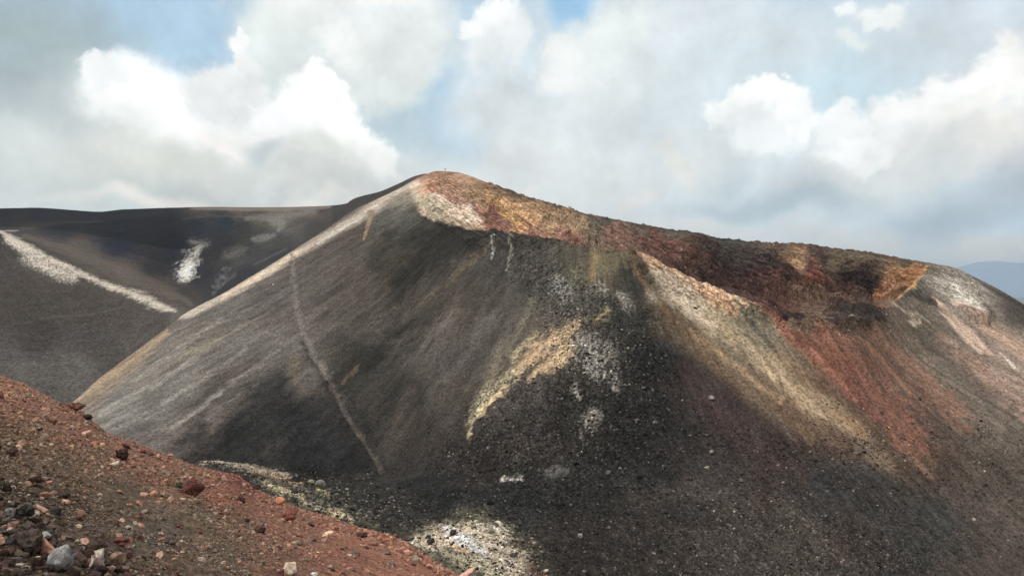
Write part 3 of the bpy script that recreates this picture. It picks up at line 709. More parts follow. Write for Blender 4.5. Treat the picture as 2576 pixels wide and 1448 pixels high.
paint(HI, [(2215, 745, 5), (2250, 722, 7)], (150, 116, 94), .8, .5, use='w')
paint((4, 8.1), [(2262, 748, 4), (2300, 716, 5), (2335, 672, 4)], (186, 138, 74), .7, .4, use='w')
paint(HI, [(2000, 755, 10), (2060, 752, 12), (2140, 755, 10)], (106, 80, 62), .6, .6, use='w')
# front rim: pale and peach rock, then wine-red outcrop
paint((2.6, 5.4), [(1605, 645, 6), (1660, 668, 20), (1740, 705, 34), (1830, 745, 26), (1900, 765, 8)], (200, 154, 118), .85, 1.0, use='w')
paint((2.6, 5.4), [(1640, 650, 8), (1690, 668, 10), (1740, 690, 10)], (176, 112, 78), .7, .7, use='w')
paint((2.6, 5.4), [(1645, 690, 14), (1690, 725, 30), (1740, 770, 34), (1800, 815, 20)], (188, 170, 144), .75, .6, use='w')
paint((2.6, 5.4), [(1760, 730, 10), (1800, 760, 18), (1850, 790, 12)], (176, 134, 98), .75, .6, use='w')
paint((2.6, 5.4), [(1780, 790, 14), (1830, 830, 20), (1880, 870, 14)], (136, 118, 90), .7, .6, use='w')
paint((3, 6), [(1780, 706, 4), (1840, 728, 12), (1900, 752, 20), (1960, 778, 24), (2015, 800, 14)], (74, 44, 42), .9, .7, use='w')
paint((3, 6), [(1880, 742, 8), (1960, 762, 12), (2010, 778, 10)], (92, 52, 50), .7, .7, use='w')
paint((3, 6), [(1800, 716, 5), (1880, 740, 6), (1960, 765, 5)], (116, 82, 66), .6, .8, use='w', thr=-.1)
paint((3, 6), [(1830, 742, 4), (1880, 764, 4)], (176, 164, 140), .8, .6, use='w')
paint((3, 6), [(1940, 795, 8), (2020, 808, 9)], (46, 34, 34), .9, .6, use='w')
paint((3, 6), [(2060, 798, 14), (2120, 803, 18), (2210, 800, 16)], (52, 46, 44), .85, .7, use='w')
paint((3, 6), [(2000, 765, 3), (2040, 790, 4), (2070, 815, 4), (2110, 840, 3)], (142, 118, 96), .75, .4, use='w')
paint((3, 6), [(2090, 775, 6), (2190, 768, 6)], (102, 76, 64), .7, .5, use='w')
# streaked right flank
T = (1.2, 5.4)
paint(T, [(1690, 790, 14), (1780, 890, 24), (1900, 1000, 26), (2050, 1100, 20)], (98, 78, 58), .65, .4)
paint(T, [(1830, 850, 14), (1900, 900, 32), (1990, 970, 38), (2080, 1040, 34), (2140, 1080, 20)], (142, 121, 94), .8, .7)
paint(T, [(1880, 895, 8), (1980, 975, 14), (2060, 1040, 16), (2110, 1070, 10)], (158, 135, 104), .7, .8)
paint(T, [(2060, 1030, 30), (2160, 1110, 34), (2240, 1180, 16)], (108, 92, 76), .5, 1.0)
paint(T, [(1740, 830, 8), (1850, 920, 12), (1960, 1010, 12)], (128, 102, 74), .7, .4)
paint(T, [(2100, 1040, 16), (2170, 1090, 18)], (132, 104, 74), .7, .5)
paint(T, [(1890, 800, 8), (1960, 860, 10), (2040, 930, 9)], (92, 84, 74), .6, .4)
paint(T, [(1870, 790, 6), (1915, 840, 12), (1950, 880, 6)], (70, 66, 56), .7, .4)
paint(T, [(1915, 775, 6), (1980, 830, 16), (2060, 900, 14), (2140, 990, 8)], (130, 80, 64), .85, .6)
paint(T, [(1995, 830, 14), (2070, 900, 22), (2150, 990, 20), (2220, 1060, 14)], (94, 58, 50), .8, .6)
paint(T, [(2040, 830, 8), (2120, 910, 12), (2180, 980, 12), (2260, 1060, 10)], (72, 44, 43), .75, .6)
paint(T, [(2040, 880, 4), (2110, 950, 6), (2150, 1000, 5)], (138, 86, 70), .75, .6)
paint(T, [(2120, 900, 4), (2170, 960, 6), (2200, 995, 5)], (130, 78, 62), .75, .6)
paint(T, [(2240, 1090, 6), (2300, 1150, 10), (2340, 1190, 7)], (112, 82, 64), .7, .5)
paint(T, [(2215, 1020, 16), (2290, 1090, 26), (2350, 1150, 20)], (88, 62, 48), .6, .5)
paint(T, [(2070, 840, 30), (2170, 950, 50), (2290, 1080, 50)], (108, 68, 54), .8, .9)
paint(T, [(2200, 840, 24), (2300, 930, 36), (2420, 1040, 34)], (110, 78, 62), .7, .9)
paint(T, [(2360, 860, 20), (2460, 930, 34), (2600, 1020, 44)], (124, 98, 84), .65, .8)
paint(T, [(2150, 840, 10), (2220, 900, 14), (2300, 990, 12)], (90, 72, 58), .7, .4)
paint(T, [(2120, 850, 6), (2170, 860, 10), (2230, 920, 8), (2290, 990, 5)], (122, 82, 62), .7, .4)
paint(T, [(2300, 830, 20), (2400, 920, 26), (2480, 1000, 22)], (74, 68, 62), .6, .5)
paint(T, [(2330, 900, 8), (2430, 980, 12), (2520, 1070, 12)], (96, 86, 76), .5, .4)
paint((2.6, 8), [(2350, 750, 6), (2400, 800, 12), (2450, 850, 14), (2490, 890, 8)], (158, 130, 112), .8, .35)
paint((2.6, 8), [(2370, 790, 5), (2430, 850, 8), (2470, 890, 6)], (176, 148, 126), .6, .35)
paint((2.6, 8), [(2400, 760, 12), (2470, 810, 22), (2576, 880, 26), (2640, 930, 20)], (146, 120, 102), .75, .4)
paint((2.6, 8), [(2320, 700, 10), (2360, 710, 26), (2420, 740, 34), (2470, 770, 22)], (150, 142, 130), .75, .7, thr=-.25)
paint((2.6, 8), [(2400, 745, 12), (2440, 770, 20), (2470, 790, 10)], (196, 188, 176), .7, .8, thr=-.05)
paint((2.6, 8), [(2270, 735, 12), (2310, 745, 16), (2350, 760, 10)], (50, 44, 42), .8, .7, use='w')  # dark rock beside the orange slab, its shadow painted in
paint((2.6, 8), [(2440, 690, 8), (2500, 730, 10), (2576, 775, 12)], (54, 48, 46), .8, .4, use='p')
paint((2.6, 8), [(2240, 758, 5), (2290, 785, 5), (2340, 815, 3)], (176, 156, 134), .6, .9, thr=-.1)
paint((2.6, 8), [(2290, 802, 9), (2315, 810, 7)], (180, 166, 146), .65, 1.0, thr=-.1)
paint((2.6, 8), [(2525, 895, 3), (2545, 920, 4)], (170, 160, 150), .8, .5)
paint(T, [(1740, 950, 20), (1850, 1080, 30), (2000, 1200, 30)], (62, 48, 46), .6, .8)
paint(T, [(1900, 1010, 8), (1960, 1070, 14), (2000, 1110, 8)], (82, 70, 60), .6, .4)
paint((0, 5), [(2140, 1180, 20), (2260, 1290, 60), (2400, 1400, 50)], (54, 50, 48), .5, .9, nz='mid')
paint((0, 5), [(1980, 1200, 30), (2060, 1260, 30)], (54, 50, 48), .4, .9, nz='mid')
paint((0, 5), [(1950, 1250, 20), (2060, 1350, 24), (2150, 1440, 24)], (76, 68, 62), .6, .5)
paint((0, 5), [(2400, 1230, 30), (2576, 1360, 40)], (64, 54, 50), .5, .5)
paint((0, 5), [(1600, 1240, 40), (1750, 1230, 30), (1900, 1280, 40)], (74, 66, 60), .55, .6, nz='mid')
# pale and sulphur deposits on the black spur
FL = dict(thr=-.05)
paint((2.6, 5.2), [(1440, 700, 40), (1520, 680, 40)], (104, 98, 72), .7, .9, use='w', thr=0)
paint((2.6, 5.2), [(1500, 650, 14), (1490, 700, 12)], (122, 100, 66), .7, .7, use='w')
paint((2.6, 5.2), [(1585, 645, 6), (1600, 680, 10), (1630, 730, 8), (1680, 790, 6)], (112, 84, 58), .7, .6, use='w')
paint((2.6, 5.2), [(1240, 595, 3), (1238, 630, 4), (1235, 655, 3)], (196, 192, 184), .75, .8, use='w', thr=-.1)
paint((2.6, 5.2), [(1283, 595, 5), (1285, 640, 4), (1275, 680, 3)], (150, 146, 120), .7, .8, use='w', thr=-.1)
paint((1.5, 5.2), [(1340, 760, 10), (1310, 830, 16), (1260, 900, 24), (1220, 980, 24), (1190, 1060, 16)], (122, 114, 90), .7, .9, use='w', thr=.0)
paint((1.5, 5.2), [(1450, 820, 16), (1400, 855, 30), (1340, 890, 30), (1300, 930, 16)], (202, 166, 124), .8, 1.1, use='w', thr=-.3)
paint((1.5, 5.2), [(1470, 800, 30), (1400, 860, 60), (1310, 910, 50)], (150, 132, 106), .5, 1.1, use='w', thr=.15)
paint((1.5, 5.2), [(1440, 870, 20), (1380, 920, 20), (1330, 950, 10)], (206, 172, 128), .85, .9, use='w', thr=-.2)
paint((1.5, 5.2), [(1350, 840, 20), (1290, 900, 20)], (176, 160, 120), .7, .9, use='w', thr=.05)
paint((1.5, 5.2), [(1275, 975, 10), (1240, 1010, 14), (1205, 1040, 8)], (204, 178, 128), .85, .9, use='w', thr=-.25)
paint((1.5, 5.2), [(1300, 930, 26), (1225, 1000, 34), (1190, 1070, 24), (1180, 1110, 12)], (184, 172, 132), .8, 1.0, use='w', thr=.12)
paint((1.5, 5.2), [(1530, 780, 14), (1500, 800, 12)], (150, 134, 94), .75, .9, use='w', thr=-.05)
for (x, y, w_) in [(1515, 730, 16), (1570, 750, 16), (1640, 745, 12), (1480, 860, 26), (1530, 880, 22), (1500, 930, 24), (1545, 960, 18), (1450, 985, 10), (1480, 1060, 18), (1500, 1040, 14), (1500, 900, 40), (1410, 720, 22)]:
    paint((1.5, 5.2), [(x - 6, y - 8, w_ * 1.5), (x + 6, y + 12, w_ * 1.3)], (158, 152, 144), .75, 1.0, use='w', thr=.12)
for pts in ([(1490, 1030, 30), (1470, 1100, 24), (1440, 1160, 20), (1400, 1190, 12)], [(1240, 1215, 4), (1285, 1205, 8), (1310, 1202, 5)], [(1370, 1190, 10), (1420, 1190, 12)]):
    paint((1.0, 5.2), pts, (140, 132, 124), .5, 1.2, use='w', thr=.25)
paint((1.0, 5.2), [(1262, 1209, 6), (1310, 1202, 5)], (206, 200, 192), .75, 1.2, use='w', thr=-.1)
paint((1.5, 5.2), [(1620, 800, 30), (1650, 900, 50), (1640, 1050, 70), (1560, 1150, 60)], (36, 38, 39), .55, .7, nz='mid', use='w')
paint((.5, 5.2), [(1000, 1215, 14), (1150, 1240, 30), (1300, 1260, 36), (1500, 1260, 26), (1700, 1190, 16)], (38, 40, 41), .6, .7, nz='mid', use='w')
# near mounds with sulphur crust
paint((.6, 2.4), [(505, 1165, 8), (560, 1162, 12), (640, 1175, 12), (720, 1195, 12)], (160, 142, 118), .85, .9, use='w', thr=-.5)
paint((.6, 2.4), [(640, 1185, 6), (700, 1200, 9), (760, 1215, 6)], (176, 140, 96), .5, .8, use='w')
paint((.6, 2.6), [(670, 1215, 10), (720, 1235, 16), (760, 1250, 10)], (204, 184, 138), .85, .9, use='w', thr=-.3)
paint((.6, 2.6), [(800, 1230, 10), (830, 1245, 16)], (190, 174, 116), .7, .9, use='w', thr=-.05)
paint((.6, 2.6), [(760, 1270, 8), (820, 1280, 12), (880, 1305, 12)], (206, 188, 144), .85, .8, use='w', thr=-.3)
paint((.6, 2.6), [(640, 1200, 16), (760, 1240, 30), (900, 1290, 30), (940, 1330, 16)], (130, 124, 102), .6, .9, use='w', thr=.1)
paint((0, 2.4), [(1060, 1360, 26), (1130, 1350, 36), (1230, 1370, 50), (1290, 1420, 50)], (208, 190, 164), .9, 1.0, use='w', thr=-.2)
paint((0, 2.4), [(1120, 1330, 9), (1150, 1348, 14), (1190, 1375, 14), (1220, 1392, 8)], (255, 250, 240), .95, .8, use='w', thr=-.6)
paint((0, 2.4), [(1135, 1368, 6), (1175, 1385, 8)], (196, 156, 112), .7, .7, use='w')
paint((0, 2.4), [(1200, 1330, 20), (1270, 1340, 16)], (196, 186, 160), .8, 1.0, use='w', thr=.05)
paint((0, 2.4), [(1120, 1400, 10), (1200, 1420, 14), (1260, 1448, 14)], (200, 188, 150), .85, .9, use='w', thr=-.2)
paint((0, 2.4), [(1330, 1420, 14), (1370, 1448, 16)], (132, 90, 76), .7, .9, use='w', thr=-.1)
paint(BK, [(60, 592, 8), (160, 625, 16), (250, 660, 22), (350, 702, 22), (440, 745, 16), (480, 762, 8)], (104, 93, 84), .65, .6, use='p')
# far valley: white mineral sand lying in sheets
WV = dict(thr=-.35, freq=(7.0, 1.6))
paint(BK, [(20, 600, 14), (80, 645, 22), (140, 680, 20), (190, 700, 12)], (222, 212, 196), .75, .6, use='p', thr=-.05, freq=(6.0, 1.2))
paint(BK, [(60, 655, 14), (130, 688, 15), (180, 708, 12)], (205, 196, 182), .5, .6, use='p', thr=.12, freq=(6.0, 1.0))
paint(BK, [(0, 583, 4), (35, 603, 9), (87, 631, 10), (139, 656, 8), (191, 683, 8), (243, 706, 9), (295, 728, 11), (335, 738, 14), (375, 755, 16), (410, 772, 11), (441, 782, 5)], (206, 195, 178), .8, .8, use='p', thr=-.55, freq=(6.0, 1.2))
paint(BK, [(-20, 582, 2), (45, 580, 2)], (190, 180, 168), .5, .5, use='p')
paint(BK, [(468, 672, 18), (478, 655, 26), (500, 625, 12)], (204, 200, 193), .8, .8, use='p', thr=-.2, freq=(6.0, 1.2))
paint(BK, [(462, 688, 20), (476, 676, 22)], (232, 228, 220), .85, .8, use='p', thr=-.5, freq=(6.0, 1.2))
paint(BK, [(480, 610, 14), (520, 615, 14)], (150, 146, 144), .7, .7, use='p', thr=.1, freq=(6.0, 1.2))
paint(BK, [(570, 640, 18), (610, 625, 16)], (96, 96, 94), .7, .7, use='p', thr=-.1)
paint(BK, [(640, 602, 10), (670, 595, 12), (690, 590, 8)], (142, 140, 138), .75, .8, use='p', thr=-.1)
paint(BK, [(690, 560, 16), (710, 562, 14), (700, 580, 6)], (136, 138, 128), .8, .6, use='p', thr=-.3)
paint(BK, [(460, 552, 2), (520, 542, 3), (600, 545, 3), (650, 562, 3), (700, 580, 3)], (112, 104, 98), .35, .9, use='p')
paint(BK, [(480, 524, 3), (600, 525, 6), (720, 525, 8), (830, 519, 5)], (140, 124, 114), .85, .6, use='p')
paint(BK, [(620, 548, 8), (700, 545, 14), (790, 532, 10)], (134, 128, 120), .7, .8, use='p')
paint(BK, [(60, 572, 10), (150, 560, 5), (260, 556, 3)], (92, 84, 82), .6, .8, use='p')
paint(BK, [(560, 715, 4), (590, 690, 6)], (92, 88, 90), .6, .6, use='p')
paint(BK, [(640, 665, 3), (720, 625, 4)], (88, 87, 90), .6, .5, use='p')
paint(BK, [(100, 800, 2), (230, 790, 2), (320, 770, 2)], (96, 90, 84), .5, .3, use='p')
paint(BK, [(60, 940, 40), (200, 920, 40)], (104, 99, 96), .4, .8, use='p')
# overall mottling
mott = 1 + (.26 * strk + .08 * strk2 + .16 * mid) * front[..., ] + .16 * fine + .10 * rocky * tiny
spk = smooth(.3, .75, tiny + fine * .5) * rocky
al_ = Xg * .82 - Zd * .57; ac_ = Xg * .57 + Zd * .82
layer = fbm(al_ / 9, ac_ / 1.0, 331, 4) * 1.4
mott = mott * (1 + .55 * layer * rocky * smooth(3, 5, SS)) + .10 * micro * front
spk2 = smooth(.42, .8, fbm(al_ / 3.2, ac_ / .8, 341, 3) * 1.3) * rocky * smooth(3, 5, SS)
mott = mott * (1 + spk2 * .8)
crk = smooth(.42, .8, ridged(al_ / 7, ac_ / 1.7, 351, 3)) * crag_c * smooth(3, 5, SS)
mott = mott * (1 - .55 * crk)
mott = mott * (1 + spk * .7) * (1 - .45 * smooth(.15, .6, -tiny - fine * .4) * rocky)
cind = stroke_mask(wpx, wpy, [(1350, 690, 70), (1450, 800, 110), (1570, 920, 150), (1500, 1080, 230), (1300, 1240, 230)], .5, mid) * (SS < 5.3) * (SS > .5)
cind = np.maximum(cind, stroke_mask(wpx, wpy, [(650, 1230, 50), (1000, 1260, 60), (1300, 1400, 160), (1800, 1400, 200), (2300, 1440, 150)], .5, mid) * (SS < 3.2) * .8)
mound = stroke_mask(wpx, wpy, [(1100, 1370, 40), (1200, 1375, 80), (1270, 1410, 70)], .4, fine) * (SS < 2.6)
cind = cind * (1 - .75 * mound)
fk = tiny * .7 + micro * .8 + fine * .4
mott = mott * (1 + 1.5 * smooth(.30, .85, fk) * cind) * (1 - .6 * smooth(.0, .5, -fk) * cind)
hue = n_low[..., None] * np.array([.05, 0, -.05])
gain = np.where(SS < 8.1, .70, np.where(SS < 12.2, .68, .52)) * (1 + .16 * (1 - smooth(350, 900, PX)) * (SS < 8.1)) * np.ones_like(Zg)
gain = gain * np.where(SS > 12.4, 1 - .5 * (1 - smooth(430, 520, PX)), 1)  # deepens the painted shade on the upper left hills
gain = gain * (1 + .30 * smooth(1600, 1850, PX) * (SS < 8.1) + .35 * smooth(2250, 2500, PX) * (SS < 8.1)) * np.where((SS < 8.1), 1.12, 1)  # right flank colour lightened to offset its weaker sunlight
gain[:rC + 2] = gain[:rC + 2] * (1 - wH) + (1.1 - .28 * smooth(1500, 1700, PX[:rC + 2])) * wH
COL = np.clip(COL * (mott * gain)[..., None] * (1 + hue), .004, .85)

hw = np.zeros_like(Zg); hw[:rC + 2] = wH
lum = COL @ np.array([.3, .5, .2], dtype=np.float32)
hmix = (.10 * hw)[..., None]
COL = np.clip(COL * (1 - hmix) + (lum[..., None] * np.array([1.28, .95, .76])) * hmix, .004, .85)
V = np.stack([Xg, Yg, Zd], axis=-1).astype(np.float32)
cut = int(np.argmin(np.abs(Sg - 9.55)))
def sub(name, r0, r1_, mat):
    sl = slice(r0, r1_)
    return mesh_np(name, V[sl].reshape(-1, 3), grid_faces(r1_ - r0, NC), COL[sl].reshape(-1, 3), mat, True,
                   {'rocky': rocky[sl].ravel(), 'su': sU[sl].ravel(), 'sv': sV[sl].ravel()})
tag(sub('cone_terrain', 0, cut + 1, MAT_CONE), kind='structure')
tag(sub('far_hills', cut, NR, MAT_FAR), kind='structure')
# ------------------------------------------------------------------ the red slope underfoot
RIM = np.array([(-600, 640), (-200, 845), (0, 943), (60, 965), (130, 1003), (200, 1030), (270, 1090), (330, 1110), (420, 1145), (500, 1176), (600, 1196), (640, 1228), (700, 1255), (760, 1281),
                (830, 1300), (900, 1325), (960, 1340), (1010, 1358), (1060, 1390), (1110, 1425), (1150, 1450), (1288, 1512), (1800, 1740)], float)
GA, GB, GC, GH = .44, .260, .0033, 1.6
def slope_z(x, y):
    """height of the red slope at plan position x, y (y > 0)"""
    x = np.asarray(x, float); y = np.asarray(y, float)
    z = -GH - GA * x - GB * y - GC * y * y
    px = np.clip(x / np.maximum(y, .3) * F + CX, -600, 1800)
    d = (np.interp(px, RIM[:, 0], RIM[:, 1]) - (943 + .44 * px)) / F
    d = np.where(np.abs(px) > -1, d, 0)
    z = z - y * d * smooth(6, 20, y)
    # shallow run-out lanes down the slope
    q = -x * .52 + y * .85; s = x * .85 + y * .52
    z = z + (fbm(q / 1.6, s / 9.0, 501, 3) * .10 + fbm(x / 1.1, y / 1.1, 521, 3) * .05) * smooth(1, 5, y)
    return z
fc = np.concatenate([np.arange(-3500, -150, 50), np.arange(-150, 1500, 2.0), np.arange(1500, 5600, 50)]).astype(float)
fY = np.concatenate([np.geomspace(1.0, 3.2, 30)[:-1], np.geomspace(3.2, 34, 560), np.linspace(35, 150, 60)])
FY, FPX = np.meshgrid(fY, fc, indexing='ij')
FX = (FPX - CX) / F * FY
FZ = slope_z(FX, FY)
g1 = fbm(FX / .16, FY / .16, 531, 4); g2 = fbm(FX / .05, FY / .05, 541, 3); g0 = fbm(FX / .7, FY / .7, 551, 4)
clod = smooth(.05, .6, g0)
FZd = FZ + g1 * (.018 + .03 * clod) + g2 * .007 + np.maximum(g0, 0) * .05
FPY = CY - FZ / FY * F
S_NEAR = [(20, 960, (134, 88, 62)), (100, 1010, (130, 86, 64)), (200, 1060, (124, 78, 58)), (330, 1130, (126, 80, 60)), (430, 1170, (122, 78, 58)), (100, 1080, (112, 80, 56)), (40, 1150, (92, 74, 56)), (150, 1200, (92, 74, 56)),
          (250, 1150, (112, 82, 60)), (300, 1260, (88, 75, 58)), (200, 1300, (82, 68, 55)), (60, 1260, (78, 66, 54)), (60, 1380, (70, 60, 52)), (250, 1400, (78, 62, 52)), (400, 1330, (86, 78, 66)), (430, 1420, (92, 74, 58)),
          (560, 1400, (94, 78, 62)), (500, 1300, (96, 80, 60)), (600, 1330, (104, 76, 56)), (560, 1240, (122, 70, 52)), (600, 1205, (118, 58, 48)), (680, 1290, (126, 78, 58)), (760, 1340, (124, 80, 60)), (850, 1350, (134, 80, 58)),
          (950, 1370, (138, 82, 60)), (900, 1430, (128, 78, 58)), (1050, 1420, (142, 84, 62)), (1100, 1440, (140, 84, 64)), (700, 1420, (112, 76, 58)), (450, 1230, (112, 80, 56)), (-100, 900, (130, 86, 62)), (1400, 1600, (130, 82, 60))]
qn = -FX * .52 + FY * .85; sn = FX * .85 + FY * .52
lane = fbm(qn / .9, sn / 7.0, 561, 3)
FC_ = field(S_NEAR, FPX + g0 * 14 + lane * 25, FPY + g0 * 10 + lane * 16, 45)
FC_ *= (1 + .22 * g1 + .14 * g2 + .14 * g0)[..., None]
redd = .6 * smooth(.1, .6, fbm(FX / 1.3, FY / 1.3, 571, 4))[..., None]
FC_ = FC_ * (1 - redd * .35) + FC_ * np.array([1.25, .82, .72]) * redd * .35
FC_ = np.clip(FC_ * np.array([.62, .60, .60]) + (FC_ @ np.array([.35, .45, .2]))[..., None] * np.array([.235, .185, .155]), .006, .8)
tag(mesh_np('red_slope_ground', np.stack([FX, FY, FZd], -1).reshape(-1, 3), grid_faces(len(fY), len(fc)), FC_.reshape(-1, 3), MAT_RED, True,
            {'rocky': np.ones(FX.size)}), kind='structure')

# plain and sea of haze far below, reaching the horizon
pl = mesh_np('plain', np.array([(x, y, -420.0) for y in np.linspace(-380, 63900, 60) for x in np.linspace(-39900, 47900, 60)]),
             grid_faces(60, 60), np.tile(alb((84, 88, 78)), (3600, 1)), MAT_FAR)
tag(pl, kind='structure')
# the distant mountain at the right
mx = np.linspace(2150, 3200, 260); MD = 45000.0
prof = np.interp(mx, [2150, 2330, 2395, 2410, 2430, 2445, 2452, 2485, 2510, 2530, 2560, 2576, 2700, 2900, 3200, 3700, 4200],
                 [790, 720, 682, 674, 668, 664, 660, 656.5, 656, 659, 661, 660.5, 668, 690, 680, 720, 780])
prof = prof + fbm(mx / 18, mx * 0, 611, 4) * 1.6 + pn(mx / 60, mx * 0, 613) * 1.2
rows_ = np.linspace(-1, 1, 41)
mv = []
for t in rows_:
    d = MD + t * 9000
    top = (CY - prof) / F * MD + 420
    hgt = top * np.clip(1 - np.abs(t), 0, 1) ** .8
    x = (mx - CX) / F * MD
    nz_ = fbm(x / 2800, np.full_like(x, d / 2800), 621, 5)
    mv.append(np.stack([x, np.full_like(x, d), -424 + hgt * (1 + .22 * nz_ * min(1, abs(t) * 4))], -1))
mv = np.array(mv)
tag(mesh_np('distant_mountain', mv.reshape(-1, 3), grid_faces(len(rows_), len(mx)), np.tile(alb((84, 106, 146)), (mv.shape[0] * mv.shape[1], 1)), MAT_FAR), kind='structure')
# ------------------------------------------------------------------ stones
import bmesh
def ico(sub_):
    bm = bmesh.new(); bmesh.ops.create_icosphere(bm, subdivisions=sub_, radius=1)
    v = np.array([w.co[:] for w in bm.verts]); f = np.array([[x.index for x in p.verts] for p in bm.faces]); bm.free()
    return v, f
ICO = {k: ico(k) for k in (1, 2, 4, 5)}
def noise3(v, s, seed):
    return (pn(v[:, 0] * s + 7, v[:, 1] * s, seed) + pn(v[:, 1] * s, v[:, 2] * s + 3, seed + 1) + pn(v[:, 2] * s + 5, v[:, 0] * s, seed + 2)) / 2

def stone_shape(seed, level=4, cuts=9, lump=.12, scale=(1, .8, .6), cutd=(.55, .85), pits=0.0):
    r = np.random.RandomState(seed)
    v, f = ICO[level]
    d = v / np.linalg.norm(v, axis=1, keepdims=True)
    rad = np.ones(len(d))
    for _ in range(cuts):
        n = r.normal(size=3); n /= np.linalg.norm(n)
        k = r.uniform(*cutd); c = d @ n
        rad = np.where(c > .05, np.minimum(rad, k / np.maximum(c, .05)), rad)
    rad = rad + lump * noise3(d, 1.7, seed) + lump * .45 * noise3(d, 4.3, seed + 9) + lump * .22 * noise3(d, 10, seed + 19)
    if pits: rad = rad - pits * smooth(.1, .6, noise3(d, 6, seed + 5)) - pits * .5 * smooth(.1, .6, noise3(d, 13, seed + 7))
    return d * rad[:, None] * np.array(scale), f

def rot_mats(r, n, tilt=.5):
    a = r.uniform(0, 2 * math.pi, n); b = r.normal(0, tilt, n); c = r.normal(0, tilt, n)
    ca, sa, cb, sb, cc, sc = np.cos(a), np.sin(a), np.cos(b), np.sin(b), np.cos(c), np.sin(c)
    o, z = np.ones(n), np.zeros(n)
    Rz = np.array([[ca, -sa, z], [sa, ca, z], [z, z, o]]).transpose(2, 0, 1)
    Rx = np.array([[o, z, z], [z, cb, -sb], [z, sb, cb]]).transpose(2, 0, 1)
    Ry = np.array([[cc, z, sc], [z, o, z], [-sc, z, cc]]).transpose(2, 0, 1)
    return Ry @ Rx @ Rz

def scatter(name, pos, size, colr, mat, level, seed, squash=.6, nvar=8, normal_tilt=None):
    r = np.random.RandomState(seed)
    v0, f0 = ICO[level]
    shapes = []
    for k in range(nvar):
        rr = np.random.RandomState(seed * 31 + k)
        d = v0 / np.linalg.norm(v0, axis=1, keepdims=True)
        rad = 1 + rr.normal(0, .17, len(d))
        for _ in range(3):
            n = rr.normal(size=3); n /= np.linalg.norm(n); c = d @ n
            rad = np.where(c > .05, np.minimum(rad, rr.uniform(.5, .8) / np.maximum(c, .05)), rad)
        shapes.append(d * rad[:, None] * np.array([1, rr.uniform(.6, .95), squash * rr.uniform(.75, 1.2)]))
    shapes = np.array(shapes)
    n = len(pos); which = r.randint(0, nvar, n)
    M = rot_mats(r, n, .45)
    vv = np.einsum('nij,nkj->nki', M, shapes[which]) * size[:, None, None] + pos[:, None, :]
    nv = len(v0)
    ff = (f0[None] + (np.arange(n) * nv)[:, None, None]).reshape(-1, 3)
    cc = np.repeat(colr, nv, axis=0) * (1 + r.normal(0, .05, (n * nv, 1)))
    o = mesh_np(name, vv.reshape(-1, 3), ff, np.clip(cc, .005, .85), mat, False)
    return o

rs = np.random.RandomState(7)
# -- rubble on the cone: sample grid vertices weighted by how stony the place is and how large a vertex cell shows
def cone_pick(n, weight, r0, r1_, seed):
    rg = np.random.RandomState(seed)
    a, b = int(np.argmin(np.abs(Sg - r0))), int(np.argmin(np.abs(Sg - r1_)))
    w = weight[a:b].copy()
    dpy = np.abs(np.gradient(PY[a:b], axis=0)); w = w * np.clip(dpy, 0, 12) * ((PX[a:b] > -15) & (PX[a:b] < 2590))
    w = w.ravel(); w /= w.sum()
    i = rg.choice(len(w), n, p=w)
    rr, cc = i // NC + a, i % NC
    ok = (rr < NR - 1) & (cc < NC - 1)
    rr, cc = rr[ok], cc[ok]
    u, v = rg.rand(len(rr), 1), rg.rand(len(rr), 1)
    p = (V[rr, cc] * (1 - u) * (1 - v) + V[rr + 1, cc] * u * (1 - v) + V[rr, cc + 1] * (1 - u) * v + V[rr + 1, cc + 1] * u * v)
    return p.astype(float), rr, cc
stony = np.zeros_like(Zg)
for pts, v_ in [([(1350, 700, 60), (1450, 800, 100), (1560, 900, 130), (1500, 1080, 200), (1300, 1230, 220)], 1.0), ([(1000, 1240, 50), (700, 1225, 50)], 1.0),
                ([(1100, 1320, 80), (1400, 1400, 150), (1800, 1400, 200), (2150, 1440, 140)], .9), ([(1700, 1100, 120), (1950, 1200, 100), (2150, 1150, 80)], .6), ([(2200, 1250, 250), (2450, 1250, 200)], .22),
                ([(1700, 700, 60), (2000, 790, 60), (2200, 800, 40)], .3)]:
    stony = np.maximum(stony, stroke_mask(wpx, wpy, pts, .4, mid) * v_)
p_, rr_, cc_ = cone_pick(40000, stony * (SS < 5.3), 0.1, 5.2, 21)
sz = np.exp(rs.normal(math.log(.19), .48, len(p_))) * np.clip(p_[:, 1] / 190, .55, 1.25)
cl = COL[rr_, cc_] * np.exp(rs.normal(.05, .38, (len(p_), 1)))
dk = rs.rand(len(p_)) < .38
cl = np.where(dk[:, None], np.array([.030, .027, .026]) * np.exp(rs.normal(0, .4, (len(p_), 1))), cl)
lt = rs.rand(len(p_)) < .10
cl = np.where(lt[:, None], cl * rs.uniform(1.8, 4.0, (len(p_), 1)) + .03, cl)
p_[:, 2] += sz * .12
